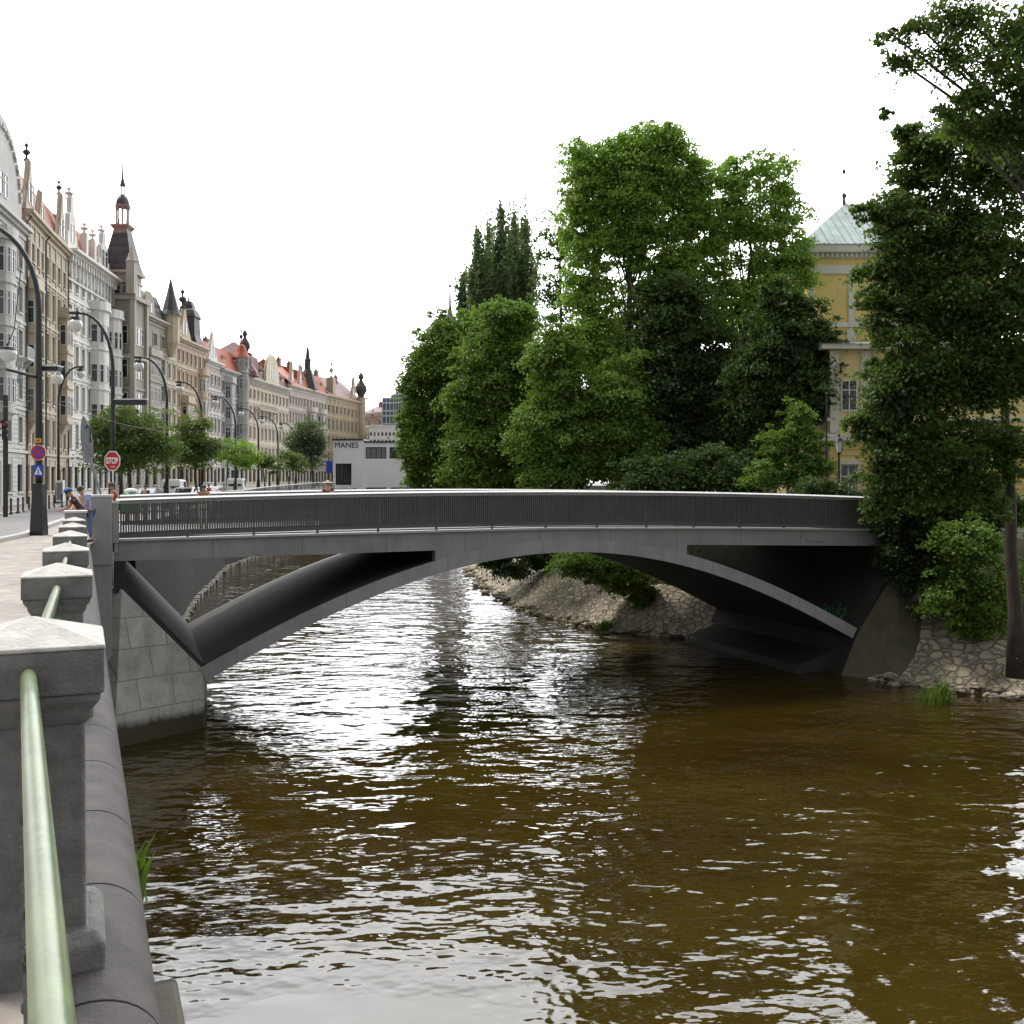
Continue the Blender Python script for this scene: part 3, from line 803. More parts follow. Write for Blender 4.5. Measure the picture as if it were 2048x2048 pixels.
def building(name, label, a, b_, zt, nfl, ncol, wall, trim, roofm, roof=('gable', 4.5, 11), ww=1.15, oriels=(), gables=(), dormers=0, chim=2,
             pil=False, brackets=False, rust=1, ped=(2,), dark=False, arch_top=False, balcony=(), panes=2, bays=None, skip_cols=(), depth=13, cornice_d=.75, extra=None):
    (xa, Ya), (xb, Yb) = a, b_
    pa, pb = Vector((PX(xa, Ya), Ya, 0)), Vector((PX(xb, Yb), Yb, 0))
    d = pb - pa; Lx = d.length; rz = math.atan2(d.y, d.x)
    g = gz((Ya+Yb)/2); zB = g - .4
    t = thing(name, label, 'building', (pa.x, pa.y, zB), rz)
    H = zt - zB; h0 = 4.6 + .4
    fh = (H - h0 - .8)/(nfl-1)
    floors = [(0, h0)] + [(h0 + i*fh, h0 + (i+1)*fh) for i in range(nfl-1)]
    LB = dict(parent=t, world=False)
    cw = Lx/ncol
    wins = []
    for k, (z0, z1) in enumerate(floors):
        hh = z1 - z0
        for c in range(ncol):
            xc = (c+.5)*cw
            if k == 0:
                if c == ncol//2: wz0, wz1, w_ = .45, 3.6, min(1.7, cw*.7)
                else: wz0, wz1, w_ = 1.5, 3.9, min(1.5, cw*.66)
            else: wz0, wz1, w_ = z0+.85, z1-.72, min(ww, cw*.6)
            if k == nfl-1: wz1 = min(wz1, z0+.85+1.7)
            if any(o[0]-.2 <= xc <= o[1]+.2 and o[2] <= (wz0+wz1)/2 <= o[3] for o in oriels): continue
            wins.append((xc-w_/2, xc+w_/2, wz0, wz1, k))
    # wall with real openings
    mb = MB()
    xs = sorted({0, Lx} | {round(v_, 4) for q in wins for v_ in q[:2]})
    zs_ = sorted({0, H} | {round(v_, 4) for q in wins for v_ in q[2:4]})
    hb = [(q[0], q[1], q[2], q[3]) for q in wins]
    for x0, x1 in zip(xs, xs[1:]):
        run = None
        for z0, z1 in zip(zs_, zs_[1:]):
            if inside((x0+x1)/2, (z0+z1)/2, hb):
                if run is not None: mb.quad((x0,0,run),(x1,0,run),(x1,0,z0),(x0,0,z0)); run = None
            elif run is None: run = z0
        if run is not None: mb.quad((x0,0,run),(x1,0,run),(x1,0,H),(x0,0,H))
    rv = .24
    for x0, x1, z0, z1, k in wins:
        mb.quad((x0,0,z0),(x0,0,z1),(x0,rv,z1),(x0,rv,z0)); mb.quad((x1,0,z0),(x1,rv,z0),(x1,rv,z1),(x1,0,z1))
        mb.quad((x0,0,z1),(x1,0,z1),(x1,rv,z1),(x0,rv,z1)); mb.quad((x0,0,z0),(x0,rv,z0),(x1,rv,z0),(x1,0,z0))
    mb.quad((0,0,0),(0,0,H),(0,depth,H),(0,depth,0)); mb.quad((Lx,0,0),(Lx,depth,0),(Lx,depth,H),(Lx,0,H))
    mb.quad((0,depth,0),(0,depth,H),(Lx,depth,H),(Lx,depth,0)); mb.quad((0,0,H),(Lx,0,H),(Lx,depth,H),(0,depth,H))
    wl = mb.build('wall', wall, **LB)
    for x0, x1, z0, z1, k in wins: add_window(t, x0, rv-.06, z0, x1-x0, z1-z0, 0, dark or k == 0, panes)
    # trim
    mb = MB()
    cd = cornice_d; segs = [(0, Lx)]
    mb.box(-.02, Lx+.02, -.12, 0-.002, H-.95, H-.5); mb.box(-.05, Lx+.05, -cd*.6, -.003, H-.498, H-.25); mb.box(-.06, Lx+.06, -cd, .1, H-.248, H+.05)
    if brackets:
        n = int(Lx/.9)
        for i in range(n+1):
            x = .15 + (Lx-.3)*i/n; mb.box(x-.13, x+.13, -cd*.55, -.122, H-1.3, H-.5)
    for k, (z0, z1) in enumerate(floors[1:]):
        dd = .22 if k == 0 else .12
        for x0, x1 in split(0, Lx, [(o[0]-.02, o[1]+.02) for o in oriels if o[2]-.1 < z0 < o[3]]): mb.box(x0, x1, -dd, -.002, z0-.1, z0+.16)
    for x0, x1, z0, z1, k in wins:
        mb.box(x0-.12, x1+.12, -.16, -.003, z0-.16, z0-.02)
        if k == 0: continue
        mb.box(x0-.15, x0-.01, -.07, -.0025, z0-.018, z1); mb.box(x1+.01, x1+.15, -.07, -.0025, z0-.018, z1)
        mb.box(x0-.17, x1+.17, -.09, -.0035, z1+.002, z1+.2)
        if k in ped:
            mb.ext([(x0-.28, -.2, z1+.201), (x1+.28, -.2, z1+.201), ((x0+x1)/2, -.2, z1+.55)], (0,.195,0))
        elif k < nfl-1: mb.box(x0-.24, x1+.24, -.19, -.004, z1+.202, z1+.3)
        if k in (1, 3): mb.box(x0+.1, x1-.1, -.05, -.0022, z0-.62, z0-.24)
    if pil:
        for c in range(ncol+1):
            x = min(max(c*cw, .25), Lx-.25)
            for z0, z1 in split(h0+.17, H-.96, [(o[2], o[3]) for o in oriels if o[0]-.3 < x < o[1]+.3]): mb.box(x-.2, x+.2, -.1, -.0015, z0, z1)
    for k in range(rust):
        z0, z1 = floors[k]
        z = z0 + .3
        while z < z1 - .3:
            for x0, x1 in split(0, Lx, [(q[0]-.16, q[1]+.16) for q in wins if q[4] == k and q[2]-.2 < z+.2 and q[3]+.22 > z]): mb.box(x0, x1, -.055, -.001, z, z+.36)
            z += .42
    mb.box(-.02, Lx+.02, -.14, -.0018, 0, .28)
    mb.build('trim', trim, **LB)
    # oriels
    for o in oriels:
        x0, x1, z0, z1, dp, kind = o[:6]
        if kind == 'box': pl = [(x0,0),(x0,-dp),(x1,-dp),(x1,0)]
        elif kind == 'tri': pl = [(x0,0),(x0+dp*.7,-dp),(x1-dp*.7,-dp),(x1,0)]
        else:
            xm, hw = (x0+x1)/2, (x1-x0)/2
            pl = [(xm - hw*math.cos(math.pi*i/6), -dp*math.sin(math.pi*i/6)**.7) for i in range(7)]
        def grow(e, pl=pl, xm=(x0+x1)/2):
            return [(xm + (x-xm)*(1+e/((x1-x0)/2)), y*(1+e/dp)) for x, y in pl]
        mb = MB()
        mb.loft([[(x,y,z0) for x,y in pl], [(x,y,z1) for x,y in pl]])
        mb.loft([[((x0+x1)/2+(x-(x0+x1)/2)*.55, y*.15, z0-1.2) for x,y in pl], [(x,y,z0) for x,y in grow(.05)]])
        ob = mb.build('oriel', o[6] if len(o) > 6 else wall, **LB)
        mb = MB()
        zz = z0; nf = max(1, round((z1-z0)/fh)); step = (z1-z0)/nf
        for i in range(nf+1):
            gg = grow(.14 if i < nf else .3); z = z0+i*step
            mbb = MB(); mbb.loft([[(x,y,z-.12) for x,y in gg], [(x,y,z+.14) for x,y in gg]]); mbb.build('moulding', trim, parent=ob, world=False)
        if kind != 'box' or True:
            gg = grow(.16)
            for i in range(len(gg)-1):     # parapet on top
                p, q = Vector((*gg[i], z1+.14)), Vector((*gg[i+1], z1+.14)); dd = (q-p).normalized(); nn = Vector((dd.y,-dd.x,0))*.06
                mb.obox((p+q)/2+Vector((0,0,.4)), (q-p)/2, nn, (0,0,.4))
        mb.build('parapet', trim, parent=ob, world=False)
        for i in range(nf):
            for (ax, ay), (bx, by) in zip(pl, pl[1:]):
                L = math.hypot(bx-ax, by-ay)
                if L < .55: continue
                nw = max(1, int(L/1.25)); an = math.atan2(by-ay, bx-ax)
                for j in range(nw):
                    w_ = min(.95, L/nw*.74); c0 = (j+.5)*L/nw - w_/2
                    ux, uy = (bx-ax)/L, (by-ay)/L
                    nx, ny = uy, -ux
                    add_window(t, ax+ux*c0+nx*.06, ay+uy*c0+ny*.06, z0+i*step+.75, w_, min(2.1, step-1.35), an, dark, 1 if w_ < .8 else panes)
    # roof
    mb = MB(); kind, rh, rd = roof
    if kind == 'gable':
        e = .45
        mb.loft([[(-.02,-cd,H+.052),(Lx+.02,-cd,H+.052)], [(-.02,rd/2,H+rh),(Lx+.02,rd/2,H+rh)], [(-.02,rd+.3,H+.1),(Lx+.02,rd+.3,H+.1)]], closed=False)
        for x in (0, Lx): mb.add([(x,0,H+.05),(x,rd/2,H+rh-.02),(x,rd,H+.1)], [(0,1,2)])
    elif kind == 'mansard':
        s_ = rh*.75
        mb.loft([[(0,-.1,H+.052),(Lx,-.1,H+.052)], [(0.3,1.3,H+s_),(Lx-.3,1.3,H+s_)], [(.6,rd/2,H+rh),(Lx-.6,rd/2,H+rh)], [(0,rd,H+.05),(Lx,rd,H+.05)]], closed=False)
        for x, sx in ((0,1),(Lx,-1)): mb.add([(x,-.1,H+.05),(x+.3*sx,1.3,H+s_),(x+.6*sx,rd/2,H+rh),(x,rd,H+.05)], [(0,1,2,3)])
    elif kind == 'hip':
        mb.add([(0,-cd,H+.052),(Lx,-cd,H+.052),(Lx,rd,H+.052),(0,rd,H+.052),(Lx*.32,rd/2,H+rh),(Lx*.68,rd/2,H+rh)], [(0,1,5,4),(1,2,5),(2,3,4,5),(3,0,4)])
    rf = mb.build('roof', roofm, **LB)
    rg_ = random.Random(hash(label) % 1000 if False else len(label)*7+int(Ya))
    for i in range(chim):
        x = Lx*(i+.5+rg_.uniform(-.2,.2))/max(1,chim); mb = MB()
        yy = rd*.42; zb_ = H + rh*.7
        mb.box(x-.7, x+.7, yy-.3, yy+.3, zb_-1, H+rh+.7); mb.box(x-.78, x+.78, yy-.38, yy+.38, H+rh+.702, H+rh+.86)
        for j in (-.45,-.15,.15,.45): mb.lathe((x+j, yy, H+rh+.862), [(.1,0),(.09,.4)], 6)
        mb.build('chimney', M['chimney'], rf, world=False)
    for i in range(dormers):
        x = Lx*(i+.5)/dormers; y0 = .5
        if any(abs(x-q[0]) < q[1]+.7 for q in gables): continue
        mb = MB(); mb.box(x-.75, x+.75, y0, y0+2.5, H+.2, H+2.0)
        mb.mi = 1; mb.ext([(x-.95,y0-.2,H+2.002),(x+.95,y0-.2,H+2.002),(x+.5,y0-.2,H+2.5),(x-.5,y0-.2,H+2.5)], (0,2.8,0))
        mb.build('dormer', [trim, roofm], rf, world=False)
        add_window(t, x-.5, y0-.06, H+.5, 1.0, 1.3, 0, dark)
    if xa < 140:
        mb = MB(); mb.tube([(.14,-.16,0),(.14,-.16,H-1.1),(.3,-.5,H-.55)], .085, 6); mb.build('downpipe', M['frame_dark'], **LB)
    for q in gables:
        xc, hw, zb_, zp, kd = q[:5]; zb_ -= zB; zp -= zB
        fin = q[5] if len(q) > 5 else 0
        ol = gable_outline(kd, xc, hw, zb_, zp)
        mb = MB(); mb.ext([(x, -.12, z) for x, z in ol], (0, .42, 0)); gb = mb.build('gable', q[6] if len(q) > 6 else wall, **LB)
        mb = MB(); mb.tube([(x, .2, z) for x, z in ol], .17, 5)
        mb.build('gable_coping', trim, **LB)
        if kd == 'arch' and hw > 5:
            for (x, z), (x2, z2) in zip(ol[1:-1], ol[2:-1]):
                for f in (.2,.6): px_, pz_ = lerp(x,x2,f), lerp(z,z2,f); mb = MB(); mb.box(xc+(px_-xc)*.9-.16, xc+(px_-xc)*.9+.16, -.32, -.121, zb_+(pz_-zb_)*.9-.3, zb_+(pz_-zb_)*.9+.1); mb.build('bracket', trim, parent=gb, world=False)
        if fin:
            mb = MB(); finial(mb, (xc, .25, zp-.1), fin, fin*.16); mb.build('finial', M['dark_stone'], **LB)
        nwin = 3 if hw > 3 else (2 if hw > 1.6 else 1)
        for j in range(nwin):
            x = xc + (j-(nwin-1)/2)*1.35
            add_window(t, x-.45, -.2, zb_+(zp-zb_)*.12+.2, .9, min(2.0, (zp-zb_)*.4), 0, dark, 1)
    for x0, x1, z in balcony:
        mb = MB(); mb.box(x0, x1, -1.1, -.23, z-.18, z)
        mb.box(x0, x1, -1.1, -1.02, z+.86, z+.96)
        n = int((x1-x0)/.28)
        for i in range(n+1): x = x0+.06+(x1-x0-.12)*i/n; mb.box(x-.045, x+.045, -1.09, -1.03, z, z+.86)
        for x in (x0+.1, x1-.3): mb.ext([(x,-.23,z-.181),(x,-1.0,z-.181),(x,-.23,z-.9)], (.2,0,0))
        mb.build('balcony', trim, **LB)
    if extra: extra(t, Lx, H, zB, LB)
    return t
def split(a, b_, holes):
    out = []; x = a
    for h0, h1 in sorted(holes):
        if h0 > x: out.append((x, min(h0, b_)))
        x = max(x, h1)
    if x < b_: out.append((x, b_))
    return [(p, q) for p, q in out if q - p > .05]

M['chimney'] = pmat('chimney_brick', (.24,.15,.11), .9, vs=3)
M['dark_stone'] = pmat('dark_weathered_stone', (.07,.06,.055), .8, vs=6)
W = {k: plaster('plaster_'+k, c) for k, c in dict(lightgrey=(0.500,0.490,0.465), trimgrey=(0.580,0.570,0.545), beigegrey=(0.470,0.413,0.337), sand=(0.529,0.458,0.352), white=(0.700,0.685,0.645), offwhite=(0.760,0.745,0.710),
     taupe=(.35,.32,.265), taupe_trim=(.43,.395,.335), cream=(0.588,0.502,0.367), tan=(0.506,0.396,0.281), tan_trim=(0.564,0.463,0.342), pinkish=(.5,.425,.38), bluegrey=(.37,.37,.36), bluetrim=(.48,.475,.46),
     ochre=(.42,.325,.2), ochre_trim=(.48,.41,.3), ivory=(0.670,0.586,0.449), ivory_trim=(.62,.585,.52), brown=(.3,.2,.155)).items()}
RM = dict(red=tilemat('red_roof_tiles', (.4,.085,.04)), orange=tilemat('orange_roof_tiles', (.52,.12,.045)), maroon=tilemat('maroon_roof_tiles', (.17,.05,.045)), slate=tilemat('slate_roof', (.07,.068,.075)), purple=tilemat('purple_grey_metal_roof', (.075,.062,.075), 1.3, True), green=tilemat('pale_green_copper_roof', (.42,.52,.5), .55, True))

def fl(z, Y): return z - (gz(Y) - .4)      # eye-relative height to building-local height

# B1
building('town_house', 'light grey house at the left edge with a big arched gable and bowed bay', (-75,73.5), (50,90), 22.6, 6, 5, W['lightgrey'], W['trimgrey'], RM['red'], roof=('gable',6,12), ww=1.3,
   oriels=[(8.6,11.4,8.2,22.5,.9,'bow')], gables=[(9.0,6.3,22.6,30.3,'arch')], ped=(3,), rust=3, chim=1, balcony=[(13.4,15.6,13.2)])
building('town_house', 'beige grey house with a steep finial topped gable and glazed loggia oriel', (50,90), (88,97.5), 24.6, 6, 4, W['beigegrey'], W['sand'], RM['red'], roof=('mansard',5.6,11), ww=.95,
   oriels=[(.5,2.8,8,20,.8,'box',W['sand'])], gables=[(1.7,1.8,24.6,29.5,'bell',1.9), (6.4,1.3,24.6,28.0,'tri')], pil=True, chim=1)
building('town_house', 'narrow sand coloured house with a curled red roof gable beside the white house', (88,97.5), (133,107), 24.6, 6, 4, W['beigegrey'], W['sand'], RM['red'], roof=('mansard',5.4,11), ww=1.0,
   oriels=[(6.3,8.8,8.5,19.5,.8,'box',W['sand'])], gables=[(7.4,2.0,24.6,30.2,'bell',1.7)], pil=True, chim=1)
def wh_extra(t, L, H, zB, LB):
    mb = MB()      # row of arched attic niches below the cornice
    n = 13
    for i in range(n):
        x = .9 + (L-1.8)*i/(n-1); mb.box(x-.14, x+.14, -.3, -.124, H-3.003, H-1.31)
    mb.box(0, L, -.2, -.006, H-3.25, H-3.002); mb.build('attic_frieze', W['offwhite'], **LB)
    mb = MB()
    for x, z in ((1.6, H+6.0), (13.2, H+4.9), (9.8, H+3.5), (6.8, H+3.5)):
        mb = MB()
        if z < H+4: mb.box(x-.35, x+.35, -.1, .6, H+.06, z-.3)
        finial(mb, (x, .25, z-.31), 1.5, .42); mb.build('statue', W['offwhite'], **LB)
building('town_house', 'white house with a heavy bracketed cornice, statues and twin bowed bays', (133,107), (228,124.5), 25.0, 6, 8, W['white'], W['offwhite'], RM['orange'], roof=('mansard',5.0,11), ww=1.05,
   oriels=[(8.0,11.6,8.4,22.2,1.5,'bow'), (13.8,17.2,8.4,22.2,1.5,'bow')], gables=[(1.6,1.6,25,31.3,'step'), (13.2,2.0,25,30.2,'step')], brackets=True, cornice_d=1.2, ped=(3,4), rust=2, chim=0, extra=wh_extra)
def tower_extra(t, L, H, zB, LB):
    # corner tower with a truncated purple roof, open lantern and spire
    cx, cy, hw = 1.5, -.5, 2.05
    z = lambda v_: v_ - zB
    def ring(h, zz, c=(cx,cy)): return [(c[0]-h,c[1]-h,zz),(c[0]+h,c[1]-h,zz),(c[0]+h,c[1]+h,zz),(c[0]-h,c[1]+h,zz)]
    mb = MB(); mb.loft([ring(hw,5), ring(hw,z(22.6))]); mb.loft([ring(hw*.86,z(23.1)), ring(hw*.86,z(26.0))])
    tw = mb.build('tower', W['taupe'], **LB)
    mb = MB()
    for zz, e, th in ((9.2,.2,.3),(13.4,.15,.25),(17.2,.35,.5),(z(22.6),.5,.5),(z(24.9),-.1,.2),(z(26.0),.1,.35)): mb.loft([ring(hw+e,zz), ring(hw+e,zz+th)])
    for sx in (-1,1):
        for sy in (-1,1): mb.loft([[(cx+sx*(hw+.06)+a*.3, cy+sy*(hw+.06)+b_*.3, zz) for a,b_ in ((-1,-1),(1,-1),(1,1),(-1,1))] for zz in (5, z(22.6))])
    for zz in (7.4, 11.4, 15.6, 19.6):
        for k in range(3): mb.box(cx-hw-.08, cx-hw-.002, cy-hw+.6, cy+hw-.6, zz+2.25+k*.14, zz+2.33+k*.14)
    mb.build('tower_trim', W['taupe_trim'], tw, world=False)
    for zz in (6.6, 10.7, 14.8, 19.0, z(23.4)):
        hgt = 1.5 if zz > z(23) else 2.3
        for i in range(3):
            y = cy + (i-1)*1.02
            add_window(t, cx-hw*(.86 if zz > z(23) else 1)-.09, y+.42, zz, .84, hgt, -math.pi/2, False, 1)
            add_window(t, cx+(i-1)*1.02-.42, cy-hw*(.86 if zz > z(23) else 1)-.09, zz, .84, hgt, 0, False, 1)
    mb = MB(); r0 = z(26.35)
    mb.loft([ring(2.0,r0), ring(1.7,r0+1.0), ring(.92,z(31.2))])
    tr = mb.build('tower_roof', RM['purple'], **LB)
    mb = MB()
    mb.loft([ring(.92,z(31.2)), ring(.85,z(31.7)), ring(1.15,z(32.1)), ring(1.15,z(32.25))])
    for k in range(8):
        an = k*math.pi/4+.39; mb.lathe((cx+.75*math.cos(an), cy+.75*math.sin(an), z(32.25)), [(.14,0),(.1,.4),(.1,2.0),(.16,2.4)], 6)
    for k in range(8):
        an = k*math.pi/4; mb.lathe((cx+1.05*math.cos(an), cy+1.05*math.sin(an), z(32.25)), [(.05,0),(.05,.6)], 5)
    mb.lathe((cx,cy,z(34.6)), [(.92,0),(.98,.25),(.75,.3)], 8)
    mb.build('lantern', M['lantern_pink'], tr, world=False)
    mb = MB(); mb.lathe((cx,cy,z(34.9)), [(.82,0),(.8,.35),(.68,.75),(.45,1.1),(.25,1.25),(.25,1.3)], 10)
    for k in range(4): an = k*math.pi/2+.78; mb.lathe((cx+.24*math.cos(an), cy+.24*math.sin(an), z(36.2)), [(.06,0),(.06,1.1)], 5)
    mb.lathe((cx,cy,z(37.3)), [(.38,0),(.32,.3),(.16,.9),(.1,1.8),(.07,3.2),(.0,3.4)], 8)
    mb.build('spire', RM['purple'], tr, world=False)
    mb = MB(); mb.loft([ring(.55, z(23.2), (cx+3.6, -.4)), ring(.5, z(27.6), (cx+3.6, -.4))]); finial(mb, (cx+3.6,-.4,z(27.6)), 2.0, .5); mb.build('pinnacle', W['taupe_trim'], **LB); mb = MB()
    mb.loft([ring(.5, z(23.2), (cx-2.6, -2.6)), ring(.5, z(27.2), (cx-2.6, -2.6))]); mb.lathe((cx-2.6,-2.6,z(27.2)), [(.75,0),(.6,.3),(.2,1.4),(.02,2.0)], 8)
    mb.build('pinnacle', W['taupe_trim'], **LB)
M['lantern_pink'] = pmat('pinkish_lantern_stone', (.3,.2,.17), .7)
building('town_house', 'grey brown house with a corner tower, purple pyramid roof and tall lantern spire', (228,124.5), (333,143.5), 22.6, 6, 6, W['taupe'], W['taupe_trim'], RM['slate'], roof=('mansard',5,12), ww=1.5,
   oriels=[(9.5,13.5,8.5,19.0,1.1,'box')], gables=[(7.2,1.3,22.6,26.0,'arch'), (12.0,2.0,22.6,26,'arch')], dormers=4, panes=3, extra=tower_extra, balcony=[(9.6,13.4,19.3)])
def cone_extra(t, L, H, zB, LB):
    mb = MB(); z = lambda v_: v_ - zB
    mb.lathe((.8,-.3,z(20)), [(.3,-2),(1.25,0),(1.25,3.8),(1.5,4.0)], 10); mb.build('turret', W['cream'], **LB)
    mb = MB(); mb.lathe((.8,-.3,z(24.0)), [(1.65,0),(1.2,.7),(.6,3.0),(.02,5.6)], 10); mb.build('turret_roof', RM['slate'], **LB)
building('town_house', 'narrow pale house with a dark pointed cone turret at its corner', (333,143.5), (353,147.2), 22.2, 6, 2, W['cream'], W['ivory_trim'], RM['slate'], roof=('mansard',3.5,11), ww=.9, chim=0, extra=cone_extra)
building('town_house', 'tan house with a curved gable and a long iron finial', (353,147.2), (386,155), 21.4, 6, 4, W['tan'], W['tan_trim'], RM['slate'], roof=('mansard',4.2,11), ww=.95,
   oriels=[(2.4,5.4,8.3,13.5,.9,'box')], gables=[(3.6,2.9,21.4,26.2,'bell',3.4)], ped=(2,3), chim=0, balcony=[(2.4,5.4,13.8)])
def dome_extra(t, L, H, zB, LB):
    z = lambda v_: v_ - zB; mb = MB()
    mb.lathe((1.5,1.2,z(21.3)), [(2.7,0),(2.5,.6),(2.0,1.6),(1.9,4.2),(2.2,4.4),(1.7,5.4),(1.1,5.9),(1.15,6.1),(.8,6.9),(.15,7.1),(.1,7.8)], 4, rot=math.pi/4)
    mb.build('roof_turret', RM['purple'], **LB)
building('town_house', 'tan house with a dark square roof turret and rounded corner bay', (386,155), (412,161.2), 21.4, 6, 3, W['tan'], W['tan_trim'], RM['orange'], roof=('mansard',4,11), ww=.95,
   oriels=[(2.6,5.6,8,18.5,.9,'bow')], chim=0, extra=dome_extra)
building('town_house', 'pinkish house with a white pointed gable and close set tall windows', (412,161.2), (441,168.6), 19.8, 5, 4, W['pinkish'], W['white'], RM['red'], roof=('mansard',4.4,11), ww=1.0,
   gables=[(3.2,2.4,19.8,24.6,'tri',0,W['offwhite'])], chim=1, rust=1)
def round_extra(t, L, H, zB, LB):
    z = lambda v_: v_ - zB; mb = MB(); mb.lathe((10.2,-.2,9), [(.5,-1.6),(1.35,0),(1.35,z(19.4)-9),(1.55,z(19.5)-9),(1.3,z(19.8)-9),(1.3,z(22.0)-9),(1.5,z(22.2)-9)], 12); mb.build('corner_turret', W['bluegrey'], **LB)
    for zz in (10, 14, 18, z(20.4)):
        for k in range(5):
            an = math.pi + (k+.5)*math.pi/5
            add_window(t, 10.2+1.38*math.cos(an)+.3*math.sin(an), -.2+1.38*math.sin(an)-.3*math.cos(an), zz, .6, 1.9, an+math.pi/2)
    mb = MB(); mb.lathe((10.2,-.2,z(22.2)), [(1.6,0),(1.05,1.0),(.7,2.1),(.25,2.5),(.2,2.7)], 10); tr = mb.build('turret_roof', RM['orange'], **LB)
    mb = MB(); finial(mb, (10.2,-.2,z(24.7)), 3.0, .3); mb.build('finial', M['dark_stone'], tr, world=False)
building('town_house', 'blue grey house with a round corner turret under an orange cap', (441,168.6), (488,181), 19.2, 5, 5, W['bluegrey'], W['bluetrim'], RM['orange'], roof=('mansard',5,11), ww=1.1,
   oriels=[(2.0,5.2,8,18.6,1.0,'tri')], dormers=2, chim=1, extra=round_extra)
def onion(mb, c, r, h): mb.lathe(c, [(r*.5,0),(r*.55,h*.08),(r,h*.24),(r*.95,h*.36),(r*.45,h*.52),(r*.25,h*.6),(r*.5,h*.68),(r*.4,h*.76),(r*.12,h*.84),(.02,h)], 10)
def maroon_extra(t, L, H, zB, LB):
    z = lambda v_: v_ - zB; mb = MB()
    mb.lathe((1.6,.4,z(19.3)), [(2.6,0),(2.4,.8),(1.3,2.3),(1.2,3.8),(1.35,4.2)], 10); tr = mb.build('turret_roof', RM['maroon'], **LB)
    mb = MB(); onion(mb, (1.6,.4,z(23.4)), .95, 5.2); mb.build('onion_finial', M['dark_stone'], tr, world=False)
    mb = MB(); mb.loft([[(3.0,.3,z(19.4)),(11.5,.3,z(19.4)),(11.5,9,z(19.4)),(3.0,9,z(19.4))], [(3.6,1.2,z(23.6)),(10.9,1.2,z(23.6)),(10.9,8,z(23.6)),(3.6,8,z(23.6))], [(7.0,4.2,z(26.4)),(7.4,4.2,z(26.4)),(7.4,4.6,z(26.4)),(7.0,4.6,z(26.4))]])
    mb.build('pavilion_roof', RM['maroon'], **LB)
building('apartment_house', 'long ivory house with maroon pavilion roofs and a large round arched gable', (488,181), (577,207.5), 19.2, 5, 12, W['ivory'], W['ivory_trim'], RM['maroon'], roof=('mansard',4,11), ww=1.15,
   oriels=[], gables=[(16.0,4.0,19.2,25.0,'arch')], dormers=6, chim=2, extra=maroon_extra, balcony=[(6,16,15.2)], brackets=True)
building('town_house', 'pink grey house with two slender white gables under an orange roof', (577,207.5), (606,217), 20.3, 5, 5, W['pinkish'], W['ivory_trim'], RM['orange'], roof=('gable',5.4,11), ww=1.0,
   gables=[(2.2,1.5,20.3,25.2,'tri'), (7.6,1.5,20.3,25.0,'tri')], chim=2, balcony=[(2,8,8.6)])
def spire_extra(t, L, H, zB, LB):
    z = lambda v_: v_ - zB; mb = MB()
    mb.lathe((5.5,.8,z(20.6)), [(2.4,0),(2.0,1.4),(1.3,3.4),(.9,4.4)], 6); tr = mb.build('turret_roof', RM['slate'], **LB)
    mb = MB(); mb.lathe((5.5,.8,z(25.0)), [(.75,0),(.7,2.0),(.85,2.1),(.5,2.6),(.3,4.6),(.12,5.0),(.05,9.0),(.0,9.2)], 8); mb.build('spire', M['dark_stone'], tr, world=False)
building('apartment_house', 'cream and pink house with wavy bay fronts and a needle spire', (606,217), (653,233.5), 20.4, 5, 8, W['pinkish'], W['ivory_trim'], RM['orange'], roof=('mansard',5.2,11), ww=1.1,
   oriels=[(3,7.5,6.5,17,1.2,'bow'),(10,14,6.5,17,1.2,'bow')], dormers=4, chim=2, extra=spire_extra)
def end_extra(t, L, H, zB, LB):
    z = lambda v_: v_ - zB; mb = MB()
    mb.lathe((L-.6,-.2,z(12)), [(.4,-1.5),(1.15,0),(1.15,9.4),(1.3,9.6)], 10); mb.build('corner_turret', W['ochre_trim'], **LB)
    mb = MB(); onion(mb, (L-.6,-.2,z(21.6)), 1.55, 7.6); mb.build('onion_dome', M['dark_stone'], **LB)
    mb = MB(); mb.box(3.4,5.2,-.3,1.4,H+.05,H+4.4); finial(mb, (4.3,.5,H+4.3), 4.4, .5); mb.build('roof_turret', W['ochre_trim'], **LB)
building('apartment_house', 'ochre corner house with a balustrade and a dark onion dome at its far end', (653,233.5), (722,257), 20.4, 5, 9, W['ochre'], W['ochre_trim'], RM['maroon'], roof=('gable',5.4,11), ww=1.15,
   gables=[(18.5,2.1,20.4,26.4,'curve')], chim=2, extra=end_extra, pil=True, balcony=[(13,24,8.2)])
# buildings beyond the end of the row
building('apartment_house', 'distant brown brick house with a stepped roofline behind the white building', (724,285), (786,272), 19.4, 5, 6, W['brown'], W['pinkish'], RM['maroon'], roof=('gable',2.4,10), gables=[(6,1.9,13,20.2,'step')], chim=3)
building('apartment_house', 'small pale distant house just right of the ochre corner house', (716,262), (752,258), 14.3, 4, 4, W['ivory'], W['ivory_trim'], RM['slate'], roof=('hip',.8,10), chim=0)
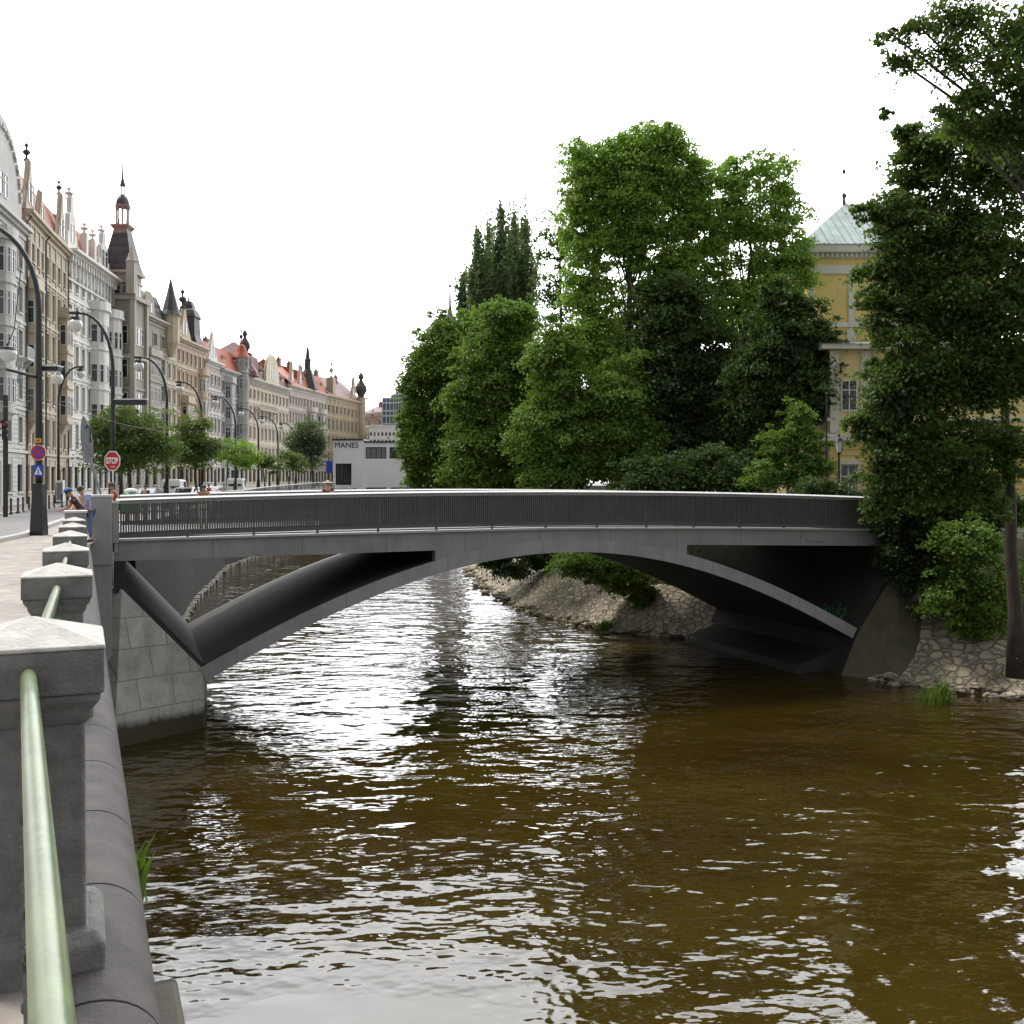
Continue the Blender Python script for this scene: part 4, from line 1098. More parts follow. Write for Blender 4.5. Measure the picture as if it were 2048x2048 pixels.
# white block with rows of small windows
t = thing('office_block', 'long white modern block with rows of tiny square windows behind the gallery', 'building', (PX(738,235), 235, -1.4))
mb = MB(); L = PX(905,235)-PX(738,235); H = P(0,853,235).z + 1.4
n = 22; cols = [(L*(i+.5)/n) for i in range(n)]; rws = [H-5.2+k*1.75 for k in range(3)]
xs = [0]+[c+e for c in cols for e in (-.22,.22)]+[L]; zz = [0]+[r+e for r in rws for e in (-.5,.35)]+[H]
for i, (x0,x1) in enumerate(zip(xs, xs[1:])):
    for j, (z0,z1) in enumerate(zip(zz, zz[1:])):
        if i % 2 and j % 2:
            mb.quad((x0,0,z0),(x0,0,z1),(x0,.3,z1),(x0,.3,z0)); mb.quad((x0,0,z0),(x0,.3,z0),(x1,.3,z0),(x1,0,z0)); continue
        mb.quad((x0,0,z0),(x1,0,z0),(x1,0,z1),(x0,0,z1))
mb.quad((0,0,0),(0,0,H),(0,14,H),(0,14,0)); mb.quad((0,0,H),(L,0,H),(L,14,H),(0,14,H)); mb.quad((L,0,0),(L,14,0),(L,14,H),(L,0,H))
mb.box(-.1, L+.1, -.25, 14, H+.002, H+.3)
mb.build('wall', M['white_paint'], t, world=False)
g = MB(); g.quad((0,0,0),(.44,0,0),(.44,0,.85),(0,0,.85)); o0 = g.build('window', M['glass'], t, world=False); first = True
for x in cols:
    for r in rws:
        o = o0 if first else o0.copy()
        if not first: COL.objects.link(o); o.parent = t
        first = False; o.location = (x-.22, .22, r-.5)
# glass building with rounded corner
t = thing('glass_office', 'blue glass office with a rounded corner tower rising beside the tree crown', 'building', (PX(765,262), 262, -1.4))
X = lambda px: PX(px,262)-PX(765,262); Zz = lambda py: P(0,py,262).z+1.4
mb = MB(); mb.box(0, X(795), 0, 12, 0, Zz(796)); mb.box(X(795), X(880), .8, 12, 0, Zz(800))
mb.lathe((X(808), 2.5, 0), [(3.6,0),(3.6,Zz(790))], 20); mb.build('glass_wall', M['glass_blue'], t, world=False)
mb = MB()
for zq in (848, 832, 822, 806, 797, 790): 
    mb.lathe((X(808), 2.5, Zz(zq)-.15), [(3.72,0),(3.72,.4)], 20); mb.box(-.1, X(795), -.1, .1, Zz(zq)-.15, Zz(zq)+.25) if zq > 795 else None
    mb.box(X(822), X(880), .68, .85, Zz(zq)-.15, Zz(zq)+.25) if zq > 800 else None
for k in range(14):
    an = math.pi + k*math.pi/13; mb.box(X(808)+3.66*math.cos(an)-.09, X(808)+3.66*math.cos(an)+.09, 2.5+3.66*math.sin(an)-.09, 2.5+3.66*math.sin(an)+.09, 0, Zz(790))
for k in range(5): x = X(795)*k/4; mb.box(x-.1, x+.1, -.08, .1, 0, Zz(796))
M['pale_metal'] = pmat('pale_metal_cladding', (.5,.54,.57), .4, bst=0)
mb.build('metal_bands', M['pale_metal'], t, world=False)
# functionalist gallery
M['white_wall'] = pmat('white_render', (.86,.87,.9), .7, vs=.4, var=.08, bs=8, bst=.08)
GY = 163.0
t = thing('gallery_building', 'white flat roofed gallery with black lettering standing over the river', 'building', (PX(666,GY), GY, WZ))
X = lambda px: PX(px,GY)-PX(666,GY); Zz = lambda py: P(0,py,GY).z-WZ
def holes_wall(mb, x0, x1, z0, z1, y, hs, dp=.35):
    xs = sorted({x0,x1}|{v_ for h_ in hs for v_ in h_[:2]}); zs2 = sorted({z0,z1}|{v_ for h_ in hs for v_ in h_[2:]})
    for a, c in zip(xs, xs[1:]):
        for e, f in zip(zs2, zs2[1:]):
            if not inside((a+c)/2, (e+f)/2, hs): mb.quad((a,y,e),(c,y,e),(c,y,f),(a,y,f))
    for a, c, e, f in hs:
        mb.quad((a,y,e),(a,y,f),(a,y+dp,f),(a,y+dp,e)); mb.quad((c,y,e),(c,y+dp,e),(c,y+dp,f),(c,y,f)); mb.quad((a,y,f),(c,y,f),(c,y+dp,f),(a,y+dp,f)); mb.quad((a,y,e),(a,y+dp,e),(c,y+dp,e),(c,y,e))
hA = [(X(671),X(703),Zz(970),Zz(927)), (X(675),X(700),Zz(985),Zz(978)), (X(707),X(713),Zz(985),Zz(977))]
hB = [(X(730),X(772),Zz(917),Zz(894)), (X(778),X(820),Zz(917),Zz(894)), (X(826),X(868),Zz(917),Zz(894)), (X(731),X(772),Zz(985),Zz(975)), (X(780),X(821),Zz(985),Zz(975)), (X(829),X(868),Zz(985),Zz(975))]
mb = MB(); xr = X(900)
holes_wall(mb, 0, X(726), 0, Zz(881), 0, hA); holes_wall(mb, X(726), xr, 0, Zz(885), .6, hB)
mb.quad((0,0,0),(0,0,Zz(881)),(0,14,Zz(881)),(0,14,0)); mb.quad((X(726),0,0),(X(726),.6,0),(X(726),.6,Zz(881)),(X(726),0,Zz(881)))
mb.quad((0,0,Zz(881)),(X(726),0,Zz(881)),(X(726),14,Zz(881)),(0,14,Zz(881))); mb.quad((X(726),.6,Zz(885)),(xr,.6,Zz(885)),(xr,14,Zz(885)),(X(726),14,Zz(885)))
mb.quad((xr,.6,0),(xr,14,0),(xr,14,Zz(885)),(xr,.6,Zz(885)))
mb.build('wall', M['white_wall'], t, world=False)
mb = MB(); mb.box(-.15, X(726)+.1, -.15, 14, Zz(881)+.002, Zz(881)+.28); mb.box(X(726)+.1, xr+.2, .4, 14, Zz(885)+.002, Zz(885)+.25); mb.build('roof_edge', M['frame_dark'], t, world=False)
for hs, y in ((hA, 0), (hB, .6)):
    for a, c, e, f in hs:
        mb = MB(); w_, h_ = c-a, f-e; k = .12
        mb.box(a,a+k,y+.2,y+.3,e,f); mb.box(c-k,c,y+.2,y+.3,e,f); mb.box(a+k,c-k,y+.2,y+.3,e,e+k); mb.box(a+k,c-k,y+.2,y+.3,f-k,f)
        for j in range(1, 4 if w_ > 2.2 else 1): mb.box(a+w_*j/4-.05, a+w_*j/4+.05, y+.21, y+.29, e+k, f-k)
        fr = mb.build('window', M['black'], t, world=False)
        mb = MB(); mb.quad((a+k,y+.26,e+k),(c-k,y+.26,e+k),(c-k,y+.26,f-k),(a+k,y+.26,f-k)); mb.build('pane', M['glass'], fr, world=False)
def text_mesh(s, size, name, mat, parent, loc, rot, extrude=.02, fit=None, bold=0):
    cu = bpy.data.curves.new(name, 'FONT'); cu.body = s; cu.size = size; cu.extrude = extrude; cu.align_x = 'CENTER'; cu.align_y = 'CENTER'; cu.offset = bold
    tmp = bpy.data.objects.new(name, cu); COL.objects.link(tmp)
    me = bpy.data.meshes.new_from_object(tmp.evaluated_get(bpy.context.evaluated_depsgraph_get()))
    bpy.data.objects.remove(tmp)
    if fit:
        xs = [v_.co.x for v_ in me.vertices]; ys = [v_.co.y for v_ in me.vertices]
        sx, sy = fit[0]/(max(xs)-min(xs)), fit[1]/(max(ys)-min(ys)); mx, my = (max(xs)+min(xs))/2, (max(ys)+min(ys))/2
        for v_ in me.vertices: v_.co.x = (v_.co.x-mx)*sx; v_.co.y = (v_.co.y-my)*sy
    me.materials.clear(); me.materials.append(mat)
    o = bpy.data.objects.new(name, me); COL.objects.link(o); o.parent = parent
    o.location = loc; o.rotation_euler = rot
    return o
text_mesh('MANES', 1.2, 'lettering', M['black'], t, ((X(670)+X(717))/2, -.05, Zz(890)), (R(90),0,0), .04, fit=(X(717)-X(670), .9), bold=0)
# blue banner on the quay in front of the gallery
t = thing('banner', 'blue banner hanging from a pole left of the white gallery', 'banner', P(652,985,150))
mb = MB(); mb.tube([P(652,985,150), P(652,905,150)], .07, 6); mb.build('pole', M['grey_metal'], t)
mb = MB(); a, c = P(653,922,150), P(665,946,150); mb.box(a.x, c.x, 149.97, 150.03, c.z, a.z); mb.build('cloth', M['blue_sign'], t)
# onion domed water tower behind the island trees
t = thing('water_tower', 'dark onion domed tower with a needle finial half hidden behind the trees', 'tower', (PX(900,172), 172, -2))
mb = MB(); mb.box(-3.2,3.2,-3.2,3.2,0,P(0,720,172).z+2); mb.build('wall', W['taupe'], t, world=False)
for k in range(3): add_window(t, -.6, -3.3, 8+k*4.5, 1.2, 2.2)
mb = MB(); z0 = P(0,722,172).z+2; mb.lathe((0,0,z0), [(3.6,0),(3.2,.8),(2.6,2.0),(3.0,3.6),(2.7,5.2),(1.4,6.8),(.5,8.0),(.2,9.4),(.12,12.8)], 14); mb.build('onion_dome', RM['slate'], t, world=False)
mb = MB(); mb.ball((0,0,z0+12.9), .25, 6); mb.build('finial', M['dark_stone'], t, world=False)

# ------------------------------------------------------------------ yellow island palace
M['yellow'] = plaster('yellow_plaster', (.7,.51,.17)); M['pale_yellow'] = plaster('pale_yellow_plaster', (.72,.58,.27)); M['cream_trim'] = plaster('cream_trim', (.62,.58,.48))
PYD = 66.0
pal = thing('palace', 'yellow palace with cream pilasters and pale green metal roof behind the island trees', 'building', (PX(1617,PYD), PYD, -2.2))
X = lambda px: PX(px,PYD)-PX(1617,PYD); Zz = lambda py: P(0,py,PYD).z+2.2
xr = X(2000); Hh = Zz(500)
mb = MB(); mb.box(0, xr, 0, 9, 0, Hh); mb.build('wall', M['yellow'], pal, world=False)
mb = MB()
mb.box(-.1, xr, -.12, -.002, Zz(548), Zz(530)); mb.box(-.12, xr, -.15, -.003, Zz(655), Zz(645)); mb.box(-.15,xr,-.2,-.002, Hh-.55, Hh-.25)
for k in range(40): x = .1+k*.32; mb.box(x, x+.16, -.36, -.201, Hh-.5, Hh-.28)
mb.box(-.5, xr, -.6, .1, Hh-.249, Hh+.25)
for px in (1622, 1702, 1790, 1880): mb.box(X(px)-.2, X(px)+.2, -.1, -.0015, Zz(645), Zz(548)); mb.box(X(px)-.3, X(px)+.3, -.14, -.0016, 0, Zz(660))
mb.build('trim', M['cream_trim'], pal, world=False)
for px in (1835,): 
    for py in (640, 760): add_window(pal, X(px)-.6, -.06, Zz(py), 1.2, 2.2)
mb = MB(); zr = P(0,408,70.5).z+2.2; x1 = PX(1688,70.5)-PX(1617,PYD)
mb.add([(-.7,-.7,Hh+.252),(xr,-.7,Hh+.252),(xr,9.7,Hh+.252),(-.7,9.7,Hh+.252),(x1,4.5,zr),(xr-2,4.5,zr)], [(0,1,5,4),(1,2,5),(2,3,4,5),(3,0,4)])
rf = mb.build('roof', RM['green'], pal, world=False)
mb = MB()
for x0, x1_, y0, y1_ in ((-.7, x1, -.7, 4.5),):
    for k in range(16):
        f = (k+.5)/16; xx = -.7 + (xr+.7)*f*.5
        top = min(1, max(0, (xx+.7)/(x1+.7)))
        mb.tube([(xx,-.72,Hh+.27),(xx, lerp(-.7,4.5,top), lerp(Hh+.27,zr+.02,top))], .035, 4)
mb.build('standing_seams', RM['green'], rf, world=False)
mb = MB()
n = 11
for k in range(n+1):
    x = x1 + .15 + k*.42; mb.tube([(x,4.5,zr),(x,4.5,zr+.75),(x+.1,4.5,zr+.95)], .03, 5)
    mb.tube([(x+.21+.14*math.cos(q*.785),4.5,zr+.4+.14*math.sin(q*.785)) for q in range(9)], .025, 4); mb.tube([(x+.21+.08*math.cos(q*.785),4.5,zr+.68+.08*math.sin(q*.785)) for q in range(9)], .02, 4)
for zq in (.12, .58): mb.tube([(x1,4.5,zr+zq),(x1+5,4.5,zr+zq)], .025, 4)
mb.build('cresting', M['pale_metal'], rf, world=False)
mb = MB(); mb.lathe((x1,4.5,zr-.1), [(.12,0),(.09,.5),(.16,.7),(.05,.9),(.035,2.2),(.12,2.3),(.12,2.45),(.02,2.6)], 8); mb.build('finial', M['dark_stone'], rf, world=False)
# lower wing
wy = 55.0; X2 = lambda px: PX(px,wy)-pal.location.x; Y2 = wy-PYD; Z2 = lambda py: P(0,py,wy).z+2.2
wx0, wx1 = X2(1660), X2(2060)
mb = MB(); hs = [(X2(1682),X2(1714),Z2(992)-.3,Z2(929))]
k2 = Y2
xs = sorted({wx0,wx1}|{hs[0][0],hs[0][1]})
holes_wall(mb, wx0, wx1, 0, Z2(700), Y2, hs, .3)
mb.quad((wx0,Y2,0),(wx0,Y2,Z2(700)),(wx0,-.01,Z2(700)),(wx0,-.01,0)); mb.quad((wx0,Y2,Z2(700)),(wx1,Y2,Z2(700)),(wx1,-.01,Z2(700)),(wx0,-.01,Z2(700)))
mb.build('wing_wall', M['pale_yellow'], pal, world=False)
mb = MB(); z = .25
while z < Z2(885)-.3:
    for a, c in split(wx0-.05, wx1, [(hs[0][0]-.18, hs[0][1]+.18)] if hs[0][2]-.3 < z < hs[0][3]+.2 else []): mb.box(a, c, Y2-.07, Y2-.001, z, z+.24)
    z += .31
mb.build('rustication', M['yellow'], pal, world=False)
mb = MB()
mb.box(wx0-.9, wx1, Y2-.5, Y2-.002, Z2(882), Z2(872)); mb.box(wx0-.4, wx1, Y2-.25, Y2-.003, Z2(872)+.001, Z2(868)); mb.box(wx0-.2, wx1, Y2-.15, Y2-.002, Z2(842), Z2(836)); mb.box(wx0-.6, wx1, Y2-.6, Y2+.2, Z2(700), Z2(690))
mb.box(hs[0][0]-.16, hs[0][0]-.01, Y2-.1, Y2-.003, hs[0][2], hs[0][3]); mb.box(hs[0][1]+.01, hs[0][1]+.16, Y2-.1, Y2-.003, hs[0][2], hs[0][3]); mb.box(hs[0][0]-.2, hs[0][1]+.2, Y2-.12, Y2-.004, hs[0][3]+.002, hs[0][3]+.2)
for px in (1668, 1730): mb.box(X2(px)-.25, X2(px)+.25, Y2-.14, Y2-.0025, Z2(866), Z2(702))
mb.build('wing_trim', M['cream_trim'], pal, world=False)
o = add_window(pal, hs[0][0], Y2+.12, hs[0][2], hs[0][1]-hs[0][0], hs[0][3]-hs[0][2])
for px in (1698, 1770): add_window(pal, X2(px)-.45, Y2-.06, Z2(822), .9, 1.7)
mb = MB(); mb.add([(wx0-.7,Y2-.7,Z2(690)+.002),(wx1,Y2-.7,Z2(690)+.002),(wx1,-.2,Z2(640)+.3),(wx0+1.5,-.2,Z2(640)+.3),(wx0-.7,-.1,Z2(690))], [(0,1,2,3),(0,3,4)])
mb.build('wing_roof', RM['green'], pal, world=False)

# ------------------------------------------------------------------ trees
def leaf_obj(name, mat, parent, C_, U, V, **k):
    n = len(C_)
    vs = np.empty((n,4,3)); vs[:,0] = C_-U; vs[:,1] = C_-V*1.0+U*.1; vs[:,2] = C_+U; vs[:,3] = C_+V+U*.1
    nrm_ = np.cross(U, V); nrm_ /= np.linalg.norm(nrm_,axis=1)[:,None]+1e-9
    bend = np.linalg.norm(V,axis=1)[:,None]*.35
    vs[:,1] += nrm_*bend; vs[:,3] += nrm_*bend
    Mi = np.array(XF[parent.name].inverted()); vs = vs.reshape(-1,3) @ Mi[:3,:3].T + Mi[:3,3]
    me = bpy.data.meshes.new(name)
    me.vertices.add(4*n); me.vertices.foreach_set('co', vs.ravel())
    me.loops.add(4*n); me.loops.foreach_set('vertex_index', np.arange(4*n, dtype=np.int32))
    me.polygons.add(n); me.polygons.foreach_set('loop_start', np.arange(0,4*n,4, dtype=np.int32)); me.polygons.foreach_set('loop_total', np.full(n,4,dtype=np.int32))
    me.materials.append(mat); me.update(calc_edges=True); me.validate()
    o = bpy.data.objects.new(name, me); COL.objects.link(o); o.parent = parent; XF[o.name] = XF[parent.name]
    return o
def tree(name, label, base, lobes, mat, leaf=.2, dens=1.0, trunk=.3, bark='bark', cat='tree', clump=.22, seed=1, style='round', top=None, lean=(0,0), group=None, droop=.38, limb=True, shell=.5):
    """lobes: (centre Vector, rx, ry, rz); leaves are gathered in clumps through each lobe"""
    leaf *= .86; rg = np.random.default_rng(seed); base = Vector(base)
    t = thing(name, label, cat, base, 0, group)
    Cs, outs = [], []
    tips = []
    for c, rx, ry, rz in lobes:
        rr = np.array([rx, ry, rz]); rm = (rx*ry*rz)**(1/3)
        nc = max(8, int(54*dens*(rm/1.6)**1.2)); nl = int(105*dens*(rm/1.6)**.8*(.2/leaf)**1.3)
        dirs = rg.normal(size=(nc,3)); dirs /= np.linalg.norm(dirs,axis=1)[:,None]
        rad = np.where(rg.uniform(size=nc) < .78, rg.uniform(shell, 1.02, nc), rg.uniform(1.03, 1.36, nc))[:,None]
        cen = np.array(c) + dirs*rad*rr
        csz = rm*clump*rg.uniform(.5, 1.65, nc)*np.where(rad[:,0] > 1.02, .6, 1)
        for q, sz, dd in zip(cen, csz, dirs):
            k = max(8, int(nl*(sz/(rm*clump))**1.6))
            if style == 'spike': pts = q + rg.normal(size=(k,3))*np.array([.35,.35,1.5])*sz
            else:
                pts = q + rg.normal(size=(k,3))*np.array([1.05,1.05,.45])*sz*.78
                pts[:,2] -= droop*np.sum((pts[:,:2]-q[:2])**2, axis=1)/(sz+.01)*.5
            Cs.append(pts); outs.append(np.repeat(dd[None], k, 0))
        for q in cen[:: max(1, nc//9)]: tips.append((Vector(c), Vector(q)))
    C_ = np.concatenate(Cs); O = np.concatenate(outs); n = len(C_)
    if style == 'spike':
        N_ = rg.normal(size=(n,3)); U = np.stack([rg.normal(size=n)*.35, rg.normal(size=n)*.35, np.ones(n)], 1)
    else:
        N_ = rg.normal(size=(n,3))*.75 + O*.5 + np.array([0,0,.7])
        U = rg.normal(size=(n,3)) + np.array([0,0,-droop*2])
    N_ /= np.linalg.norm(N_,axis=1)[:,None]
    U -= N_*np.sum(U*N_,axis=1)[:,None]; U /= np.linalg.norm(U,axis=1)[:,None]+1e-9
    V = np.cross(N_, U); s = leaf*rg.uniform(.6,1.25,n)[:,None]
    leaf_obj('crown', mat, t, C_, U*s*.66, V*s*.42)
    if trunk:
        mb = MB(); rgp = random.Random(seed)
        top = Vector(top) if top is not None else max((l[0] for l in lobes), key=lambda v_: v_.z)
        path = [base + Vector((0,0,-.4))]; K = 7
        for i in range(1, K+1):
            f = i/K; p = base.lerp(top, f) + Vector((rgp.uniform(-.15,.15), rgp.uniform(-.15,.15), 0))*trunk*4*f; path.append(p)
        mb.tube(path, [trunk*1.5] + [trunk*(1-.78*(i/K)) for i in range(1, K+1)], 9)
        tr = mb.build('trunk', M[bark], t, smooth=True)
        if limb:
            mb = MB()
            for li, (c, rx, ry, rz) in enumerate(lobes):
                if c.z < base.z + .42*(top.z-base.z): continue
                f = min(.9, max(.25, (c.z - base.z)/(top.z-base.z+.01) - .28)); st = path[min(K, max(1, int(f*K)))]
                midp = st.lerp(c, .5) + Vector((0,0,.12*(c-st).length)); r0 = trunk*.2
                mb.tube([st, midp, c], [r0, r0*.7, r0*.4], 6)
            for c, q in tips:
                mb.tube([c, c.lerp(q,.5)+Vector((0,0,.15)), q], [trunk*.07, trunk*.045, trunk*.018], 4)
            mb.build('limbs', M[bark], tr, smooth=True)
    return t
GR = 1.0
def LBS(Y, *ls, dy=None):
    """lobes measured on the photo: (px, py, rx px, rz px[, depth offset])"""
    out = []
    for l in ls:
        px, py, rx, rz = l[:4]; rx *= GR; rz *= GR; y = Y + (l[4] if len(l) > 4 else 0); k = y/F
        out.append((P(px, py, y), rx*k, max(rx, rz*.6)*k*.85, rz*k))
    return out
def gp(px, Y, z): return Vector((PX(px, Y), Y, z))

# street trees in a row on the far quay
tree('street_tree', 'broad leafy street tree behind the red stop sign, largest of its row', gp(262,70,gz(70)), LBS(70, (210,865,38,42), (255,850,52,42), (305,870,42,48), (250,905,66,34), (325,895,30,36)), M['leaf_street'], .16, .8, .16, seed=21, group='street trees along the far quay', clump=.3)
tree('street_tree', 'dark green street tree second in the row behind the stop sign', gp(395,87,gz(87)), LBS(87, (385,860,34,32), (375,895,40,34), (415,890,34,36)), M['leaf_street'], .18, .8, .15, seed=22, group='street trees along the far quay', clump=.3)
tree('street_tree', 'pale green young street tree beside the lamp post left of the quay railing', gp(465,106,gz(106)), LBS(106, (452,905,18,24), (478,900,26,28), (498,918,20,22)), M['leaf_light'], .2, .7, .12, seed=23, group='street trees along the far quay', clump=.3)
tree('street_tree', 'small round street tree third from the dark tree by the gallery', gp(532,124,gz(124)), LBS(124, (525,920,20,16), (548,926,20,16)), M['leaf_street'], .22, .7, .12, seed=24, group='street trees along the far quay', clump=.3)
tree('street_tree', 'small street tree just left of the dark tree by the gallery', gp(580,136,gz(136)), LBS(136, (572,918,18,18), (592,924,18,20)), M['leaf_street'], .22, .7, .12, seed=25, group='street trees along the far quay', clump=.3)
tree('street_tree', 'tall dark grey green tree left of the white gallery', gp(628,158,gz(158)), LBS(158, (618,865,28,26), (594,880,22,22), (638,890,14,22), (618,905,28,26)), M['leaf_grey'], .26, .8, .2, seed=26, clump=.28)
# island trees
GR = 1.2
tree('lime_tree', 'dense dark lime tree at the left end of the island trees', gp(880,76,-2.2), LBS(76, (905,650,34,26), (885,690,40,32), (862,735,38,40), (920,740,54,56), (838,775,32,36), (848,830,36,36), (868,880,44,46), (925,870,56,60), (830,890,26,26), (838,945,28,24), (890,940,46,30), (815,840,18,16)), M['leaf_mid'], .2, 1.15, .3, seed=31, clump=.24)
tree('lime_tree', 'bushy lime tree with tiered foliage right of the leftmost island tree', gp(985,68,-2.2), LBS(68, (1010,640,48,34), (990,700,56,46), (1020,765,58,52), (960,790,50,50), (985,865,64,58), (1045,870,46,56), (965,935,56,34), (1040,945,50,28)), M['leaf_mid'], .22, 1.15, .3, seed=32, clump=.22)
for i, (lab, px, y0, hgt, wd) in enumerate([('slim grey green poplar, left spike of the poplar clump', 955, 455, 180, 11), ('tallest grey green poplar in the middle of the poplar clump', 1003, 408, 220, 11), ('grey green poplar, right spike of the poplar clump', 1052, 435, 210, 12),
        ('shorter grey green poplar just left of the tallest poplar', 978, 452, 190, 12), ('slim poplar between the tallest poplar and the right spike', 1028, 428, 200, 11), ('faint low poplar at the outer left of the poplar clump', 930, 540, 120, 10)]):
    tree('poplar', lab, gp(px,96+i*1.5,-2.2), LBS(96+i*1.5, (px,y0+hgt*.16,wd*.4,hgt*.2), (px-wd*.4,y0+hgt*.42,wd*1.0,hgt*.28), (px+wd*.8,y0+hgt*.6,wd*1.0,hgt*.3), (px-wd*.9,y0+hgt*.72,wd*.7,hgt*.26), (px, y0+hgt*1.0,wd*1.3,hgt*.36), (px, y0+hgt*1.6, wd*1.5, hgt*.5)), M['leaf_grey'], .3, .62, .2, seed=41+i, style='spike', clump=.34, group='poplars behind the island trees', shell=.1)
tree('plane_tree', 'thin dark tree standing behind the left side of the tallest tree', gp(1118,84,-2.2), LBS(84, (1120,470,36,44), (1105,555,34,52), (1125,640,36,50), (1112,730,40,60)), M['leaf_dark'], .26, .55, .28, seed=51, clump=.26)
tree('plane_tree', 'tallest tree of the island with bright billowing top and bare dark trunk', gp(1248,63,-2.2), LBS(63, (1320,285,44,36), (1265,315,58,46), (1195,320,54,40), (1180,390,46,52), (1345,345,44,52), (1240,395,62,52), (1310,430,50,50), (1165,470,38,52), (1375,440,40,48), (1225,490,44,34), (1180,590,46,56), (1185,690,56,60), (1350,530,40,50), (1300,540,40,44), (1270,470,40,30), (1385,360,34,40)), M['leaf_light'], .2, .95, .36, seed=61, top=gp(1265,63,P(0,400,63).z), clump=.24, shell=.45)
tree('plane_tree', 'second tallest tree with an open crown right of the tallest tree', gp(1482,64,-2.2), LBS(64, (1460,355,36,34), (1540,350,44,38), (1575,420,36,50), (1450,430,50,46), (1520,440,50,44), (1590,500,30,44), (1430,520,38,40), (1545,530,50,40), (1470,590,44,34), (1410,470,34,50), (1585,560,36,36), (1520,620,46,36), (1420,600,40,44)), M['leaf_light'], .2, .8, .32, seed=62, top=gp(1500,64,P(0,430,64).z), clump=.24)
tree('lime_tree', 'dark drooping tree filling the space right of the tallest trunk', gp(1360,60,-2.2), LBS(60, (1345,620,54,64), (1400,700,56,66), (1320,740,62,70), (1395,820,64,66), (1330,880,66,60), (1430,900,46,50), (1265,560,0.6,0.6)), M['leaf_dark'], .22, 1.1, .3, seed=63, clump=.24)
tree('lime_tree', 'mid green low tree in front of the tallest trunk', gp(1170,58,-2.2), LBS(58, (1110,720,44,56), (1160,790,60,60), (1240,800,56,70), (1095,850,52,66), (1190,890,72,58), (1270,900,52,50), (1110,940,56,30)), M['leaf_mid'], .2, 1.1, .25, seed=64, clump=.22)
tree('chestnut_tree', 'very dark broad tree hiding the left corner of the yellow palace', gp(1600,56,-2.2), LBS(56, (1560,590,34,30), (1600,640,46,40), (1560,680,54,50), (1640,670,34,30), (1650,725,32,34), (1520,730,46,46), (1600,770,66,44), (1500,780,46,44), (1530,840,50,50), (1640,800,34,30)), M['leaf_dark'], .2, 1.0, .28, seed=65, clump=.24)
tree('shrub', 'bright green bush behind the bridge railing left of the old lantern', gp(1570,50,-2.2), LBS(50, (1590,830,26,28), (1560,870,34,26), (1615,880,28,26), (1545,915,40,24), (1600,925,44,22), (1545,950,46,20), (1640,930,20,20)), M['leaf_mid'], .15, 1.0, .1, cat='bush', seed=66, clump=.24)
tree('shrub', 'dark undergrowth bush behind the middle of the bridge railing', gp(1450,54,-2.2), LBS(54, (1440,930,60,40), (1360,945,60,34), (1290,950,50,30), (1500,955,40,30)), M['leaf_dark'], .18, 1.0, .1, cat='bush', seed=67, clump=.26)
tree('shrub', 'low hedge bush behind the right end of the bridge railing', gp(1650,47,-2.2), LBS(47, (1630,975,40,16), (1680,985,36,14)), M['leaf_dark'], .14, 1.0, .07, cat='bush', seed=68, clump=.3)
GR = 1.08
tree('lime_tree', 'dark background tree filling the gap behind the tallest tree', gp(1290,74,-2.2), LBS(74, (1290,640,60,60), (1230,720,60,70), (1340,740,60,60), (1290,820,80,70), (1400,830,60,60), (1160,850,60,60), (1080,800,40,60), (1450,760,44,60), (1290,910,120,40), (1440,900,60,50)), M['leaf_dark'], .25, 1.0, .3, seed=81, clump=.26)
tree('lime_tree', 'mid green background tree left of the yellow palace behind the second tallest tree', gp(1520,76,-2.2), LBS(76, (1530,600,44,50), (1490,680,44,60), (1540,780,56,60), (1480,850,60,60), (1560,880,50,40)), M['leaf_mid'], .25, 1.0, .28, seed=82, clump=.26)
# right foreground trees
tree('riverside_tree', 'big dark riverside tree with brown trunk at the right edge', gp(2036,38,-7.0), LBS(37, (1850,330,60,60), (1930,300,80,70), (2020,330,60,90), (1800,430,60,60), (1890,440,80,80), (1990,470,80,80), (1780,540,56,62), (1870,580,86,84), (1970,620,90,90), (1790,650,60,60), (1850,720,80,80), (1950,760,90,80), (2040,720,60,90), (1800,790,70,60), (1755,860,50,46), (1830,890,80,70), (1930,900,80,60), (1770,960,50,40), (2040,560,50,90), (2035,890,50,60), (1815,262,30,22), (1772,228,14,8), (1835,290,34,26), (1745,420,26,24), (1738,600,30,30), (1850,980,60,36), (1940,970,60,36), (1760,1010,36,24), (1990,1000,40,30)), M['leaf_gloss'], .16, .95, .3, bark='bark_brown', seed=71, top=P(2000,560,37.8), clump=.26, shell=.35, limb=False)
tree('riverside_tree', 'overhanging feathery branches in the upper right corner', gp(2215,27,-2.0), LBS(26, (2030,50,90,50), (1930,30,80,36), (1880,105,60,36), (1985,130,80,42), (1835,50,46,36), (2050,190,60,46), (1940,195,50,26), (1795,120,34,22), (1785,70,26,18), (2000,245,60,26), (1925,255,44,24), (1985,285,60,30), (2045,270,50,40), (1890,225,30,20), (2120,80,110,90)), M['leaf_gloss'], .115, .66, .34, seed=72, top=P(2140,60,26.5), clump=.34, shell=.1, droop=.6)
0 and tree('riverside_tree', 'thin twig branch sticking out left of the big riverside tree', gp(2120,34,-2.2), LBS(34, (1800,250,34,24), (1770,225,18,12), (1835,285,30,22)), M['leaf_mid'], .14, .25, .1, seed=73, top=P(1850,320,35), clump=.3)
